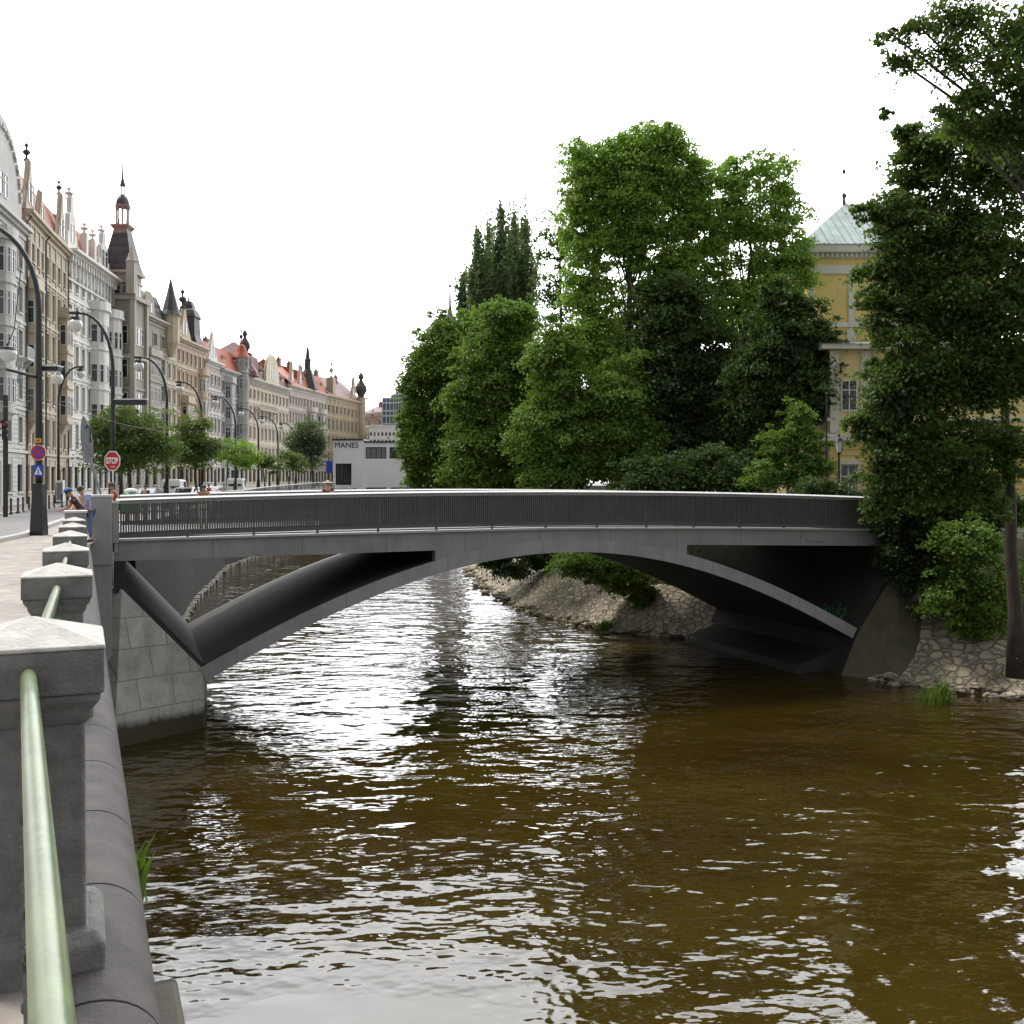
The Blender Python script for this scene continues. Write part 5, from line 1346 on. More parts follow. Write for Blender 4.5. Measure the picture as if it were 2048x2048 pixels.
tree('shrub', 'glossy bush hanging over the stone bank beside the brown trunk', gp(1945,43.5,-5.6), LBS(42.6, (1930,1080,52,40), (1960,1150,62,52), (1900,1190,50,46), (1985,1220,48,36), (1940,1240,40,26)), M['leaf_mid'], .15, 1.1, .08, cat='bush', seed=74, clump=.26)
tree('shrub', 'dark bush growing down over the right bridge abutment', gp(1850,45.5,-4.2), LBS(44.6, (1850,1080,50,60), (1810,1030,50,40), (1870,1170,46,50), (1790,985,56,36), (1900,1000,60,50), (1990,1010,60,50), (1800,1100,36,40), (1825,1150,36,40), (1770,1050,26,20)), M['leaf_dark'], .16, 1.0, .1, cat='bush', seed=75, clump=.26)
tree('shrub', 'green bush on the island bank seen below the arch', gp(1250,58.5,-6.3), LBS(58.5, (1210,1135,40,30), (1260,1160,36,30), (1285,1185,26,22), (1150,1130,44,24)), M['leaf_mid'], .17, 1.1, .08, cat='bush', seed=76, clump=.26)
tree('shrub', 'dark bush over the bank near the left end of the island', gp(1060,72,-5.5), LBS(72, (1040,1120,46,28), (985,1110,34,24), (1100,1115,40,22)), M['leaf_dark'], .2, 1.0, .08, cat='bush', seed=77, clump=.26)
GR = 1.0
# ivy and grass on the bank
rg = np.random.default_rng(9); pts = []
for row in soil:
    for a, c in zip(row, row[1:]):
        if a.y < 110 and a.y > 36:
            k = 26 if a.y < 75 else 10
            f = rg.uniform(0,1,(k,1)); pts.append(np.array(a)*(1-f)+np.array(c)*f + rg.normal(size=(k,3))*np.array([.3,.3,.1]) + np.array([0,0,.08]))
pts = np.concatenate(pts); n = len(pts)
holder = thing('ground_cover', 'leafy ground cover over the island bank', 'plants', (10,50,-3)); holder['kind'] = 'stuff'
N_ = rg.normal(size=(n,3))*.6+np.array([-.3,-.2,.8]); N_ /= np.linalg.norm(N_,axis=1)[:,None]; U = rg.normal(size=(n,3)); U -= N_*np.sum(U*N_,axis=1)[:,None]; U /= np.linalg.norm(U,axis=1)[:,None]; V = np.cross(N_,U)
s = .17*rg.uniform(.5,1.3,n)[:,None]
o = leaf_obj('leaves', M['leaf_dark'], holder, pts, U*s*.6, V*s*.4)
o['kind'] = 'stuff'
# reeds at the foot of the bank
rnd = random.Random(8)
c = P(1873,1412,39.0); c.z = WZ-.05
mb = MB(); blades(mb, c, 110, .8, .75, rnd, .016); blades(mb, c + Vector((.2,.1,0)), 50, 1.15, .35, rnd, .016); blades(mb, c + Vector((-.5,.1,0)), 25, .45, .5, rnd, .014)
tag(mb.build('reed_tuft', M['grass'], org=c), 'bright green tuft of reeds standing in shallow water by the right bank', 'plant')
c = P(1208,1262,57.2); c.z = WZ+.1
mb = MB(); blades(mb, c, 90, .6, .6, rnd, .03)
tag(mb.build('reed_tuft', M['grass'], org=c), 'small grass tuft at the waterline of the far island bank', 'plant')
# ------------------------------------------------------------------ lamps, signs, street furniture
def lamp(label, px, Y, ztop, reach, group, globe=True, bracket=False, side=-1, mat='black_metal'):
    g = gz(Y); t = thing('street_lamp', label, 'street lamp', (PX(px,Y), Y, g), 0, group)
    H = ztop - g; mb = MB()
    mb.loft([[(-.24,-.24,-.1),(.24,-.24,-.1),(.24,.24,-.1),(-.24,.24,-.1)], [(-.24,-.24,.1),(.24,-.24,.1),(.24,.24,.1),(-.24,.24,.1)], [(-.17,-.17,1.9),(.17,-.17,1.9),(.17,.17,1.9),(-.17,.17,1.9)]])
    mb.build('base', M[mat], t, world=False, bevel=.015)
    mb = MB(); h1 = H*.72
    pts = [(0,0,1.9),(0,0,h1*.6),(0,0,h1)]
    for k in range(1, 11):
        a = k/10*math.pi*.52; pts.append((side*reach*(1-math.cos(a))/1.03, 0, h1 + (H-h1)*math.sin(a)))
    mb.tube(pts, [.13,.12,.11] + [.105-.004*k for k in range(10)], 9)
    mb.build('pole', M[mat], t, smooth=True, world=False)
    ex, ez = pts[-1][0], pts[-1][2]
    mb = MB(); mb.obox((ex+side*.15,0,ez), (.28,0,0), (0,.09,0), (0,0,.07)); mb.lathe((ex+side*.1,0,ez-.42), [(.3,0),(.26,.2),(.08,.38)], 10)
    hd = mb.build('lamp_head', M[mat], t, world=False)
    if globe:
        mb = MB(); mb.lathe((ex+side*.1,0,ez-1.0), [(.02,-.06),(.2,.02),(.34,.22),(.36,.4),(.3,.58)], 14); mb.build('lamp_globe', M['globe'], hd, smooth=True, world=False)
    if bracket:
        mb = MB(); z = H*.55
        mb.box(.1, 1.9, -.12, .12, z, z+.28); mb.mi = 1; mb.box(.1, 1.9, -.16, .16, z+.281, z+.33); mb.build('bracket_sign', [M['black_metal'], M['white_paint']], t, world=False)
    return t
lps = [(78,37,9.6,2.4),(226,55,9.3,1.9),(334,73,9.1,1.9),(404,91,9.1,1.9),(471,108,9.2,2.0),(517,125,9.2,2.0),(556,142,9.3,2.1),(592,159,9.4,2.2)]
desc = ['tall black curved street lamp carrying round and square road signs near the crossing', 'black curved street lamp with white globe above the largest street tree', 'black curved street lamp between the tower house and the second street tree',
        'curved street lamp above the second street tree in front of tan houses', 'curved street lamp in front of the blue grey turret house', 'curved street lamp before the left half of the long ivory house', 'curved street lamp before the arched gable of the ivory house', 'farthest curved street lamp beside the dark tree by the gallery']
for i, ((px, Y, zt_, rc), ds_) in enumerate(zip(lps, desc)): lamp(ds_, px, Y, zt_, rc, 'curved street lamps along the quay', bracket=i in (1,))
far = [(117,92,10.6,1.9,'second row street lamp arching right in front of the beige gabled house'), (243,112,8.0,1.6,'second row street lamp half hidden behind the largest street tree'), (362,140,6.6,1.8,'second row street lamp low beside the tan gable house'), (455,160,6.6,2.0,'second row street lamp arching right before the blue grey house')]
for px, Y, zt_, rc, ds_ in far: lamp(ds_, px, Y, zt_, rc, 'street lamps on the building side of the road', side=1)

# signs on the first lamp pole
def disc(mb, c, r, th, n=28, y0=0):
    mb.ext([(c[0]+r*math.cos(2*math.pi*k/n), y0, c[2]+r*math.sin(2*math.pi*k/n)) for k in range(n)], (0,-th,0))
Ys = 36.7; c = P(77,905,Ys)
t = thing('road_sign', 'round red and blue no stopping sign on the black lamp pole', 'road sign', c)
mb = MB(); disc(mb, (0,0,0), .29, .02); pl = mb.build('plate', M['white_paint'], t, world=False)
mb = MB(); disc(mb, (0,0,0), .275, .006, y0=-.021); mb.build('red_ring', M['red_sign'], pl, world=False)
mb = MB(); disc(mb, (0,0,0), .2, .006, y0=-.028); mb.build('blue_field', M['blue_sign'], pl, world=False)
mb = MB()
mb.obox((0,-.037,0), (.135,0,.135), (0,.003,0), (-.026,0,.026))
mb.obox((0,-.0375,0), (.135,0,-.135), (0,.003,0), (.026,0,.026))
mb.build('cross', M['red_sign'], pl, world=False)
t = thing('road_sign', 'small orange plate above the round no stopping sign', 'road sign', P(77,881,Ys))
mb = MB(); mb.box(-.1,.1,-.02,0,-.08,.08); mb.build('plate', M['orange_sign'], t, world=False)
mb = MB(); mb.box(-.045,-.02,-.026,-.021,-.035,.03); mb.box(-.008,.012,-.026,-.021,-.035,.04); mb.box(.025,.045,-.026,-.021,-.035,.03); mb.build('symbol', M['black'], t, world=False)
t = thing('road_sign', 'square blue pedestrian crossing sign with white triangle on the black pole', 'road sign', P(77,941,Ys))
mb = MB(); mb.box(-.18,.18,-.02,0,-.21,.21); mb.build('plate', M['blue_sign'], t, world=False)
mb = MB(); mb.ext([(-.15,-.021,-.15),(.15,-.021,-.15),(0,-.021,.15)], (0,-.006,0)); tr = mb.build('triangle', M['white_paint'], t, world=False)
mb = MB(); mb.ball((0,-.03,.035), .022, 6); mb.obox((0,-.031,-.03),(.018,0,0),(0,.003,0),(0,0,.045)); mb.obox((.025,-.031,-.1),(.012,0,0),(0,.003,0),(-.02,0,.035)); mb.obox((-.025,-.031,-.1),(.012,0,0),(0,.003,0),(.02,0,.035))
mb.build('walking_figure', M['black'], tr, world=False)
# stop sign
YS_ = 46.0; c = P(225,922,YS_)
t = thing('stop_sign', 'red octagonal stop sign with white rim on a thin white pole', 'road sign', (c.x, YS_, gz(YS_)))
mb = MB(); mb.tube([(0,.05,0),(0,.05,c.z-gz(YS_)+.2)], .035, 8); mb.build('pole', M['white_paint'], t, world=False)
zc_ = c.z-gz(YS_)
def octo(mb, r, th, y0): mb.ext([(r*math.cos(math.pi/8+k*math.pi/4), y0, zc_+1.28*r*math.sin(math.pi/8+k*math.pi/4)) for k in range(8)], (0,-th,0))
mb = MB(); octo(mb, .385, .02, 0); pl = mb.build('rim', M['white_paint'], t, world=False)
mb = MB(); octo(mb, .345, .008, -.021); mb.build('red_field', M['red_sign'], pl, world=False)
text_mesh('STOP', .3, 'lettering', M['white_paint'], pl, (0,-.034,zc_+.02), (R(90),0,0), .003, fit=(.54,.3), bold=.01)
mb = MB()
for k, x in enumerate((-.07,-.02,.035,.08)): mb.box(x, x+.035, -.035, -.03, zc_-.3-(k%2)*.02, zc_-.22)
M['pink_paper'] = pmat('pale_pink_sticker', (.6,.4,.4), .6, bst=0)
mb.build('sticker', M['pink_paper'], pl, world=False)
# paddle shaped grey panel leaning on a pole
t = thing('paddle_panel', 'grey paddle shaped metal panel on a leaning pole behind the end pylon', 'sculpture', P(205,1008,41))
a, b_ = P(205,1000,41), P(172,890,41)
mb = MB(); mb.tube([a, b_], .055, 8); mb.build('pole', M['grey_metal'], t)
top = P(166,830,41); ax = (top-P(178,925,41)); side_ = Vector((1,0,.25)).normalized()
mb = MB(); base_ = P(178,925,41); n = 14; L_ = []; R_ = []
for k in range(n+1):
    f = k/n; wd = .23*math.sin(math.pi*min(1,(f*.92+.08)))**.7 * (1 if f < .6 else 1.0); cpt = base_ + ax*f
    L_.append(cpt - side_*wd); R_.append(cpt + side_*wd)
mb.ext(L_ + R_[::-1], (0,.07,0)); mb.build('blade', M['grey_metal'], t, bevel=.01)
mb = MB(); mb.tube([P(170,856,40.96), P(176,850,40.93), P(181,858,40.93), P(180,885,40.96)], .03, 6); mb.build('handle', M['black_metal'], t)
# traffic light at the left edge
t = thing('traffic_light', 'dark traffic light post with red lamp at the left edge of the picture', 'traffic light', P(10,1020,56))
mb = MB(); g = gz(56); mb.tube([(PX(11,56),56,g),(PX(11,56),56,P(0,790,56).z)], .14, 8); mb.build('pole', M['black_metal'], t)
a = P(13,860,55.8); mb = MB(); mb.box(a.x-.16,a.x+.16,55.6,55.84,a.z-.55,a.z+.55)
for k in range(3): mb.ext([(a.x+.2*math.cos(q*.52), 55.599, a.z+.36-k*.36+.15*math.sin(q*.52)) for q in range(7)], (0,-.16,0), caps=False)
hd = mb.build('signal_head', M['black'], t)
M['red_lamp'] = pmat('red_signal_lens', (.5,.03,.02), .3, bst=0); M['dark_lens'] = pmat('dark_signal_lens', (.03,.03,.02), .3, bst=0)
for k in range(3):
    mb = MB(); mb.ext([(a.x+.12*math.cos(2*math.pi*j/14), 55.598, a.z+.36-k*.36+.12*math.sin(2*math.pi*j/14)) for j in range(14)], (0,-.02,0)); mb.build('lens', M['red_lamp' if k == 0 else 'dark_lens'], hd)
# globe lamp hanging on a span wire mast at the left edge
t = thing('hanging_lamp', 'white globe lamp hanging from a bracket at the left edge before the grey house', 'street lamp', P(15,705,52))
c = P(15,705,52); mb = MB(); mb.lathe(c, [(.02,-.5),(.3,-.38),(.46,-.1),(.44,.12)], 14); mb.build('lamp_globe', M['globe'], t, smooth=True)
mb = MB(); mb.lathe(c+Vector((0,0,.12)), [(.46,0),(.4,.14),(.1,.22),(.06,.34)], 14); mb.tube([c+Vector((0,0,.4)), P(28,660,52), P(44,520,52.3)], .025, 5); mb.build('lamp_cap', M['black_metal'], t)
# cross arm with small floodlight on lamp pole
t = thing('bracket_arm', 'dark cross arm with a small lantern reaching left from the black lamp pole', 'bracket', P(75,752,37))
mb = MB(); mb.tube([P(76,755,37), P(12,738,36)], .06, 7); mb.build('arm', M['black_metal'], t)
mb = MB(); a = P(40,758,36.4); mb.lathe(a, [(.1,-.16),(.12,0),(.05,.14)], 8); mb.build('lantern', M['grey_metal'], t)
t = thing('sign_box', 'flat dark sign box with pale top edge on the right of the black lamp pole', 'sign', P(98,738,37.3))
mb = MB(); a, c = P(82,742,37.4), P(120,734,37.4); mb.box(a.x,c.x,37.2,37.6,a.z,c.z); mb.build('box', M['black_metal'], t)
mb = MB(); mb.box(a.x-.02,c.x+.02,37.15,37.65,c.z+.002,c.z+.05); mb.build('top_edge', M['white_paint'], t)
t = thing('hanging_lamp', 'white globe lamp hanging right of the black pole before the beige gabled house', 'street lamp', P(114,752,60))
c = P(114,756,60); mb = MB(); mb.lathe(c, [(.02,-.42),(.26,-.32),(.36,-.02),(.3,.2)], 14); mb.build('lamp_globe', M['globe'], t, smooth=True)
mb = MB(); mb.lathe(c+Vector((0,0,.2)), [(.32,0),(.2,.12),(.05,.2)], 10); mb.tube([c+Vector((0,0,.38)), P(104,742,60)], .03, 5); mb.build('lamp_cap', M['black_metal'], t)
# bollards on the opposite pavement
b0 = None
for i, px in enumerate((22, 36, 46, 58, 70, 86, 98, 108, 124, 134)):
    Y = 60 + i*2.2; c = Vector((PX(px,Y), Y, gz(Y)))
    if b0 is None:
        t = thing('bollard', 'thin dark bollard on the pavement edge in front of the grey houses', 'bollard', c, 0, 'bollards along the opposite kerb')
        mb = MB(); mb.lathe((0,0,0), [(.1,0),(.1,.12),(.065,.16),(.06,.85),(.085,.88),(.085,.94),(.03,1.0)], 8); mb.build('post', M['black_metal'], t, world=False); b0 = t
    else: o = copy_tree(b0); o.location = c
# white utility cabinet
t = thing('utility_cabinet', 'white narrow utility cabinet on the far pavement beside the second row lamp', 'cabinet', P(121,1004,88))
a = P(121,1004,88); mb = MB(); mb.box(a.x-.3,a.x+.3,87.8,88.2,a.z,a.z+1.9); mb.build('body', M['white_paint'], t, bevel=.02); mb = MB(); mb.box(a.x-.24,a.x+.24,87.78,87.799,a.z+.2,a.z+1.7); mb.build('door', M['grey_metal'], t)
# catenary wires over the street
for i, (a, c) in enumerate(((P(-20,640,50), P(240,800,112)), (P(-10,812,48), P(60,800,80)), (P(80,975-180,37), P(330,862,74)))):
    mb = MB(); mb.tube([a.lerp(c, k/12) - Vector((0,0,.25*math.sin(math.pi*k/12))) for k in range(13)], .014, 4)
    tag(mb.build('overhead_wire', M['black'], org=a), ['thin overhead wire crossing in front of the grey houses', 'short overhead wire at the left edge above the traffic light', 'overhead tram wire running from the black pole above the trees'][i], 'wire', 'overhead wires')
# far quay railing
t = thing('quay_railing', 'white topped metal railing with upright bars along the far quay', 'railing', (edge(100), 100, gz(100)))
mb = MB(); mb2_ = MB(); mb2_b = MB()
ys = [70 + k*2.0 for k in range(46)]
for y0, y1 in zip(ys, ys[1:]):
    p, q = Vector((edge(y0)-.1, y0, gz(y0))), Vector((edge(y1)-.1, y1, gz(y1))); d = q-p
    nn = Vector((d.y,-d.x,0)).normalized()
    mb.obox((p+q)/2+Vector((0,0,1.05)), d/2, nn*.06, (0,0,.05))
    mb2_.obox(p+Vector((0,0,.55)), nn*.05, d.normalized()*.05, (0,0,.5))
    for k in range(1, 7): mb2_.obox(p.lerp(q,k/7)+Vector((0,0,.58)), nn*.02, d.normalized()*.02, (0,0,.42))
    mb2_b.obox((p+q)/2+Vector((0,0,.07)), d/2, nn*.12, (0,0,.08))
mb.build('handrail', M['white_paint'], t); mb2_.build('bars', M['grey_metal'], t); mb2_b.build('kerb', M['kerb'], t)
# old lantern on the island
c = P(1678,995,48); c.z = -2.2
t = thing('lantern_post', 'old black lantern post in front of the yellow palace window', 'street lamp', c)
top = P(0,905,48).z + 2.2
mb = MB(); mb.lathe((0,0,0), [(.16,0),(.16,.3),(.09,.4),(.07,1.2),(.1,1.25),(.055,1.35),(.05,top-.1),(.12,top)], 8); mb.build('post', M['black_metal'], t, world=False)
mb = MB(); mb.lathe((0,0,top), [(.12,0),(.2,.5),(.19,.52)], 6); mb.build('glass', M['globe'], t, world=False)
mb = MB(); mb.lathe((0,0,top+.521), [(.26,0),(.16,.16),(.06,.24),(.07,.32),(.01,.42)], 6)
for k in range(6): an = k*math.pi/3; mb.tube([(.125*math.cos(an),.125*math.sin(an),top),(.21*math.cos(an),.21*math.sin(an),top+.52)], .014, 4)
mb.build('cap', M['black_metal'], t, world=False)
t = thing('flag_pole', 'thin dark pole standing left of the old lantern on the island', 'pole', (PX(1653,49),49,-2.2))
mb = MB(); mb.tube([(0,0,0),(0,0,P(0,790,49).z+2.2)], [.06,.035], 7); mb.build('shaft', M['black_metal'], t, world=False)
mb = MB(); mb.ball((0,0,P(0,788,49).z+2.2), .07, 6); mb.build('finial', M['black_metal'], t, world=False)

# ------------------------------------------------------------------ vehicles
def car(label, loc, rz, paint, van=False):
    t = thing('parked_van' if van else 'parked_car', label, 'van' if van else 'car', loc, rz, 'vehicles parked along the quay')
    L, Wd = (5.2, 1.95) if van else (4.3, 1.75)
    if van: pr = [(-L/2,.35),(L/2,.35),(L/2,.95),(L/2-.25,1.15),(L/2-.9,2.0),(L/2-1.2,2.15),(-L/2+.1,2.2),(-L/2,2.0)]
    else: pr = [(-L/2,.35),(L/2,.35),(L/2,.7),(L/2-.1,.82),(L/2-1.0,.95),(L/2-1.65,1.4),(-.9,1.47),(-L/2+.35,1.1),(-L/2+.02,1.0)]
    mb = MB(); rings = []
    for y, s in ((-Wd/2,.93),(-Wd/2+.12,1),(Wd/2-.12,1),(Wd/2,.93)): rings.append([(x, y*(1 if z < 1 else .9), .35+(z-.35)*s) for x, z in pr])
    mb.loft(rings); bd = mb.build('body', paint, t, world=False, bevel=.04)
    mb = MB()
    for s in (-1, 1):
        y = s*(Wd/2*.9+.012)
        q = [(L/2-1.0,1.15),(L/2-1.35,1.95),(-.2,1.98),(-.2,1.15)] if van else [(L/2-1.2,.98),(L/2-1.7,1.33),(-.8,1.38),(-1.45,1.0)]
        if s < 0: q = q[::-1]
        mb.add([(x,y,z) for x,z in q], [(0,1,2,3)])
    mb.build('side_window', M['car_glass'], t, world=False)
    mb = MB()
    if van: mb.quad((L/2-.22,-Wd*.4,1.22),(L/2-.22,Wd*.4,1.22),(L/2-.84,Wd*.38,1.98),(L/2-.84,-Wd*.38,1.98))
    else: mb.quad((L/2-.98,-Wd*.4,1.0),(L/2-.98,Wd*.4,1.0),(L/2-1.56,Wd*.36,1.4),(L/2-1.56,-Wd*.36,1.4))
    mb.build('windscreen', M['car_glass'], t, world=False)
    mb = MB(); x = -L/2-.012
    if van: mb.quad((x,Wd*.38,1.3),(x,-Wd*.38,1.3),(x+.03,-Wd*.36,1.9),(x+.03,Wd*.36,1.9))
    else: mb.quad((x+.08,Wd*.38,1.04),(x+.08,-Wd*.38,1.04),(-.98,-Wd*.36,1.43),(-.98,Wd*.36,1.43))
    mb.build('rear_window', M['car_glass'], t, world=False)
    for sx in (-1, 1):
        for sy in (-1, 1):
            mb = MB(); c = Vector((sx*L*.31, sy*(Wd/2-.1), .33)); n = 14
            mb.ext([c + Vector((.33*math.cos(2*math.pi*k/n), -.11, .33*math.sin(2*math.pi*k/n))) for k in range(n)], (0,.22,0)); wh = mb.build('wheel', M['black'], t, world=False)
            mb = MB(); mb.ext([c + Vector((.2*math.cos(2*math.pi*k/n), -.12, .2*math.sin(2*math.pi*k/n))) for k in range(n)], (0,.24,0)); mb.build('rim', M['pale_metal'], wh, world=False)
    for sy in (-1, 1):
        mb = MB(); mb.obox((-L/2-.005, sy*(Wd/2-.28), .8), (.03,0,0), (0,.14,0), (0,0,.09)); mb.build('tail_light', M['red_lamp'], t, world=False)
        mb = MB(); mb.obox((L/2+.0, sy*(Wd/2-.3), .68), (.03,0,0), (0,.17,0), (0,0,.08)); mb.build('headlight', M['globe'], t, world=False)
    return t
M['car_white'] = pmat('white_car_paint', (.75,.75,.74), .3, var=.05, bst=0); M['car_dark'] = pmat('dark_blue_car_paint', (.03,.04,.06), .3, bst=0); M['car_silver'] = pmat('silver_car_paint', (.4,.41,.42), .3, metal=.3, bst=0)
for px, Y, v_, pn, lb in ((372,86,False,'car_white','white hatchback parked beneath the largest street trees'), (402,92,False,'car_white','white car parked behind the first white hatchback'), (350,100,True,'car_white','white delivery van parked under the street trees'),
                          (436,104,False,'car_silver','silver car parked near the far quay railing'), (474,118,True,'car_white','white van parked beside the pale young street tree'), (300,82,False,'car_dark','dark car parked behind the stop sign')):
    car(lb, (PX(px,Y), Y, gz(Y)+.02), R(100), M[pn], v_)
# green bell container and a parasol
t = thing('recycling_container', 'green bell shaped container with pale lid beside the street tree trunk', 'container', (PX(262,62),62,gz(62)))
M['green_plastic'] = pmat('green_plastic', (.02,.19,.06), .45, bst=0)
mb = MB(); mb.lathe((0,0,0), [(.5,0),(.62,.2),(.66,.7),(.55,1.15),(.4,1.35)], 16); mb.build('body', M['green_plastic'], t, smooth=True, world=False)
mb = MB(); mb.lathe((0,0,1.351), [(.42,0),(.36,.14),(.1,.22)], 14); mb.build('lid', M['white_paint'], t, world=False)

# ------------------------------------------------------------------ bird
t = thing('pigeon', 'small dark bird flying left of the glass office', 'bird', P(733,797,120))
mb = MB(); c = P(733,797,120); mb.lathe((0,0,0), [(.0,-.26),(.06,-.15),(.1,0),(.08,.13),(.05,.2),(.0,.25)], 8)
M['bird'] = pmat('dark_plumage', (.05,.045,.045), .7, bst=0)
bo = mb.build('body', M['bird'], t, world=False, smooth=True); bo.rotation_euler = (R(50), R(30), 0)
for s in (-1, 1):
    mb = MB(); mb.add([(0,0,.1),(0,0,-.1),(s*.28,.1,.12),(s*.45,.1,.34),(s*.25,.05,.26)], [(0,1,2,4),(2,3,4)]); o = mb.build('wing', M['bird'], bo, world=False)
    sm = o.modifiers.new('thick', 'SOLIDIFY'); sm.thickness = .015

# ------------------------------------------------------------------ people
def skin_mesh(joints, edges, radii, name, mats, parent, sub=2, root=0):
    me = bpy.data.meshes.new(name); me.from_pydata([tuple(j) for j in joints], edges, []); me.update()
    o = bpy.data.objects.new(name, me); COL.objects.link(o)
    o.modifiers.new('Skin', 'SKIN')
    sv = me.skin_vertices[0].data
    for i, r_ in enumerate(radii):
        sv[i].radius = (r_, r_) if not isinstance(r_, tuple) else r_; sv[i].use_root = (i == root)
    ss_ = o.modifiers.new('Sub', 'SUBSURF'); ss_.levels = sub; ss_.render_levels = sub
    nm_ = bpy.data.meshes.new_from_object(o.evaluated_get(bpy.context.evaluated_depsgraph_get()))
    bpy.data.objects.remove(o); nm_.name = name
    nm_.materials.clear()
    for m_ in (mats if isinstance(mats, list) else [mats]): nm_.materials.append(m_)
    for p in nm_.polygons: p.use_smooth = True
    ob = bpy.data.objects.new(name, nm_); COL.objects.link(ob); ob.parent = parent; XF[ob.name] = XF[parent.name]
    return ob
def person(label, loc, rz, lean=0., pose='stand', shirt=(.3,.3,.3), trousers=(.05,.06,.1), hair='hair_dark', skin='skin', sleeves=True, hat=None, sc=1., look=0., straw=False):
    t = thing('person', label, 'person', loc, rz); t.scale = (sc,)*3
    V_ = Vector
    def L(y, z):       # lean the upper body forward about the hip (local +y is forward)
        dy, dz = y, z-.95; a = lean
        return (dy*math.cos(a)+dz*math.sin(a), .95 + dz*math.cos(a) - dy*math.sin(a))
    def U(x, y, z): yy, zz = L(y, z); return V_((x, yy, zz))
    J = [V_((0,0,.97)), U(0,.01,1.15), U(0,.0,1.36), U(0,.0,1.47), U(0,.03,1.56), U(0,.04,1.66), U(0,.03,1.75)]
    rad = [(.15,.11),(.14,.1),(.16,.105),.055,.075,.092,.055]
    E_ = [(0,1),(1,2),(2,3),(3,4),(4,5),(5,6)]
    arms = []
    for s in (-1, 1):
        sh = U(s*.2,0,1.41)
        if pose == 'rail':
            el = V_((s*.25, sh.y+.16, sh.z-.27)); wr = V_((s*.1, sh.y+.36, sh.z-.33))
        elif pose == 'photo':
            el = U(s*.26,.16,1.2); wr = U(s*.07,.27,1.52)
        else:
            el = U(s*.27,-.02,1.13); wr = U(s*.27,.07,.88)
        i0 = len(J); J += [sh, sh.lerp(el,.5), el, wr, wr+(wr-el).normalized()*.08]; rad += [.06,.05,.042,.03,.035]
        E_ += [(2,i0),(i0,i0+1),(i0+1,i0+2),(i0+2,i0+3),(i0+3,i0+4)]; arms.append((sh,el,wr))
        hd = wr+(wr-el).normalized()*.08; ax = (wr-el).normalized(); sd2 = V_((1,0,0))
        for fi in range(4):
            j = len(J); o_ = sd2*(fi-1.5)*.02; J += [hd+o_+ax*.03, hd+o_+ax*(.09-.008*abs(fi-1.5))+V_((0,0,-.02))]; rad += [.009,.008]; E_ += [(i0+4,j),(j,j+1)]
        j = len(J); J += [wr+ax*.04-sd2*s*.035, wr+ax*.08-sd2*s*.055]; rad += [.011,.009]; E_ += [(i0+4,j),(j,j+1)]
    legs = []
    for s in (-1, 1):
        i0 = len(J); hp, kn, an = V_((s*.1,0,.9)), V_((s*.11,.03,.5)), V_((s*.11,-.02,.09)); J += [hp, kn, an, V_((s*.12,.14,.04))]; rad += [.085,.06,.042,.035]
        E_ += [(0,i0),(i0,i0+1),(i0+1,i0+2),(i0+2,i0+3)]; legs.append((hp,kn,an))
    body = skin_mesh(J, E_, rad, 'body', M[skin], t)
    sm = pmat('shirt_cloth', shirt, .8, vs=6, var=.2, bs=30); tm = pmat('trouser_cloth', trousers, .8, vs=6, var=.2, bs=30)
    SJ = [V_((0,0,.93)), U(0,.01,1.15), U(0,0,1.36), U(0,0,1.44)]; SR = [(.165,.125),(.155,.115),(.175,.12),.075]; SE = [(0,1),(1,2),(2,3)]
    for sh, el, wr in arms:
        i0 = len(SJ); SJ += [sh, sh.lerp(el, .55 if sleeves else .12)]; SR += [.075,.062 if sleeves else .07]; SE += [(2,i0),(i0,i0+1)]
    skin_mesh(SJ, SE, SR, 'shirt', sm, t)
    TJ = [V_((0,0,.95))]; TR = [(.16,.12)]; TE = []
    for hp, kn, an in legs:
        i0 = len(TJ); TJ += [hp, kn, an.lerp(kn,.1)]; TR += [.098,.075,.06]; TE += [(0,i0),(i0,i0+1),(i0+1,i0+2)]
    skin_mesh(TJ, TE, TR, 'trousers', tm, t)
    mb = MB()
    for s in (-1,1): mb.obox((s*.12,.06,.035),(.05,0,0),(0,.14,0),(0,0,.035))
    mb.build('shoes', M['black'], t, world=False, bevel=.02)
    hc = U(0,.035,1.655); fw_ = (U(0,.2,1.655)-hc).normalized(); up_ = (U(0,.035,1.8)-hc).normalized()
    mb = MB()
    mb.tube([hc+fw_*.085+up_*.01, hc+fw_*.112-up_*.022, hc+fw_*.09-up_*.028], [.012,.017,.01], 6)
    mb.obox(hc+fw_*.088-up_*.055, (.024,0,0), fw_*.006, up_*.006)
    for s in (-1,1): mb.ball(hc+V_((s*.093,0,0))-up_*.005, .022, 5)
    mb.build('face', M[skin], body, world=False)
    mb = MB()
    for s in (-1,1): mb.ball(hc+fw_*.086+V_((s*.034,0,0))+up_*.012, .011, 5)
    mb.build('eyes', M['black'], body, world=False)
    def cap_(r, lo, off):
        rings = []
        for i in range(7):
            th = lo*(1-i/6); rr = r*math.sin(th)+.002
            rings.append([hc+off+up_*r*math.cos(th)*1.12 + V_((1,0,0))*rr*math.cos(2*math.pi*k/14) + fw_*rr*math.sin(2*math.pi*k/14)*1.08 for k in range(14)])
        return rings
    mb = MB(); mb.loft(cap_(.108, 1.75, -fw_*.02+up_*.005)); mb.build('hair', M[hair], body, smooth=True, world=False)
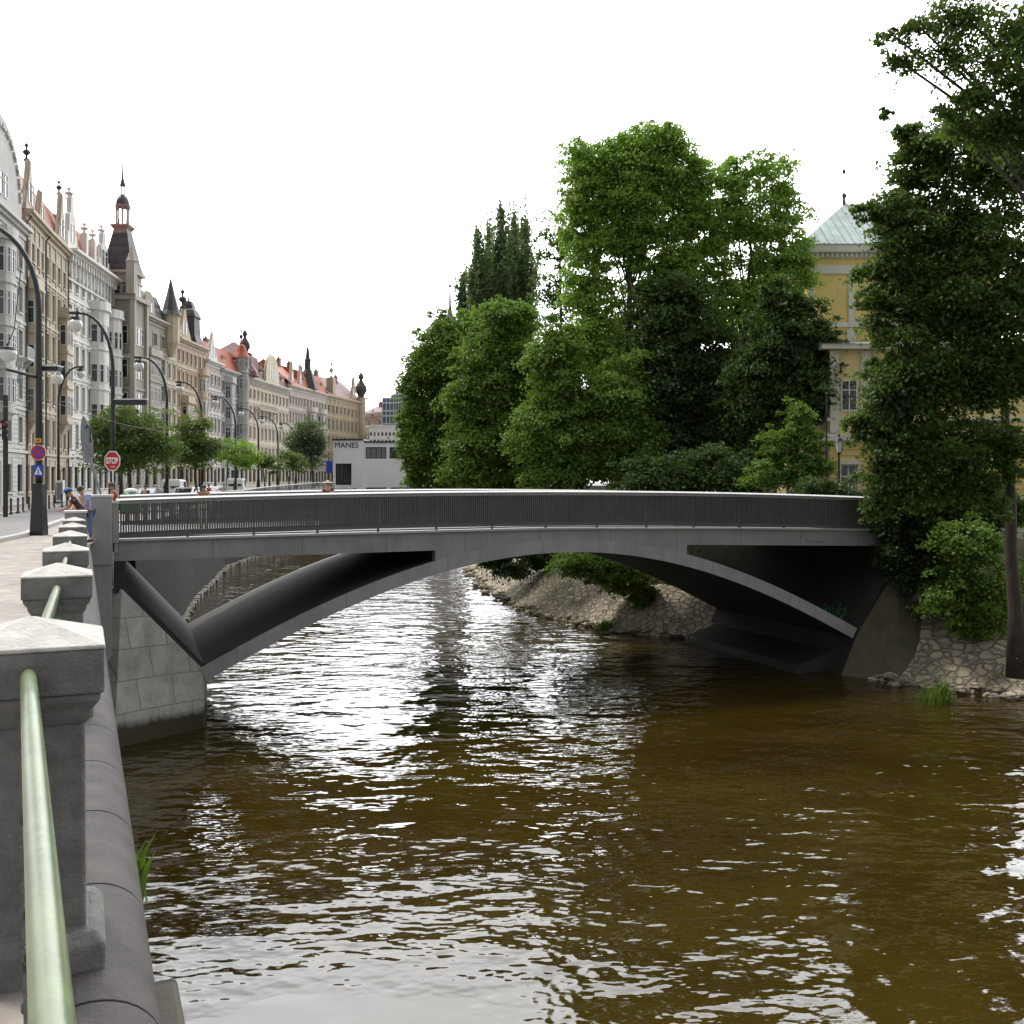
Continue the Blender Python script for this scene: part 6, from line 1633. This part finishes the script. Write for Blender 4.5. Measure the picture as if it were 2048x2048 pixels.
    if hat is not None:
        hm = pmat('hat_cloth', hat, .7, bs=30)
        mb = MB(); mb.loft(cap_(.122, 1.25, up_*.012))
        if straw: mb.loft([[hc+up_*.045+z*up_ + V_((1,0,0))*r_*math.cos(2*math.pi*k/16)+fw_*r_*math.sin(2*math.pi*k/16) for k in range(16)] for r_, z in ((.12,.0),(.23,-.01),(.23,.005),(.12,.018))])
        else: mb.ext([hc+up_*.05+fw_*.1-V_((.09,0,0)), hc+up_*.03+fw_*.2-V_((.07,0,0)), hc+up_*.03+fw_*.2+V_((.07,0,0)), hc+up_*.05+fw_*.1+V_((.09,0,0))], up_*.012)
        mb.build('hat', hm, body, smooth=False, world=False)
    return t
def on_deck(s, v): p = bp(s, v, ztop(s)+.1); return p
gq = lambda px, Y: Vector((PX(px,Y), Y, gz(Y)))
person('person in a blue cap and dark brown shirt leaning on the quay railing', gq(166,31.6)+Vector((0,0,.0)), R(110), .55, 'rail', (.07,.022,.025), (.04,.04,.05), skin='skin_tan', hat=(.03,.13,.4), sc=1.06)
person('person with brown hair in a blue and white striped shirt behind the blue cap', gq(176,32.6), R(150), .35, 'rail', (.3,.42,.75), (.12,.16,.3), hair='hair_brown', sc=1.06)
person('person in an orange red tank top leaning beside the tall grey pylon', gq(230,36.2)+Vector((0,0,.12)), R(120), .12, 'rail', (.6,.07,.03), (.05,.05,.06), hair='hair_brown', skin='skin_tan', sleeves=False, sc=1.03)
person('person in a black top with raised arm behind the bridge railing', on_deck(3.2, 6.5), R(200), .04, 'photo', (.015,.015,.017), (.5,.45,.4), skin='skin_tan', sleeves=False)
person('person in a straw hat and dark red coat taking a picture on the bridge', on_deck(8.9, 9.5), R(170), .06, 'photo', (.16,.02,.02), (.05,.03,.03), hair='hair_brown', hat=(.5,.4,.3), straw=True, sc=1.06)
person('person in dark navy clothes walking on the quay under the street tree', gq(291,60), R(170), 0, 'stand', (.02,.03,.07), (.02,.03,.06), sc=1.)
person('person in a white shirt walking far off near the parked cars', gq(448,96), R(20), 0, 'stand', (.6,.6,.58), (.05,.06,.1))
person('person in a red shirt standing by the far quay railing', gq(418,90), R(60), 0, 'stand', (.5,.03,.04), (.06,.06,.08))
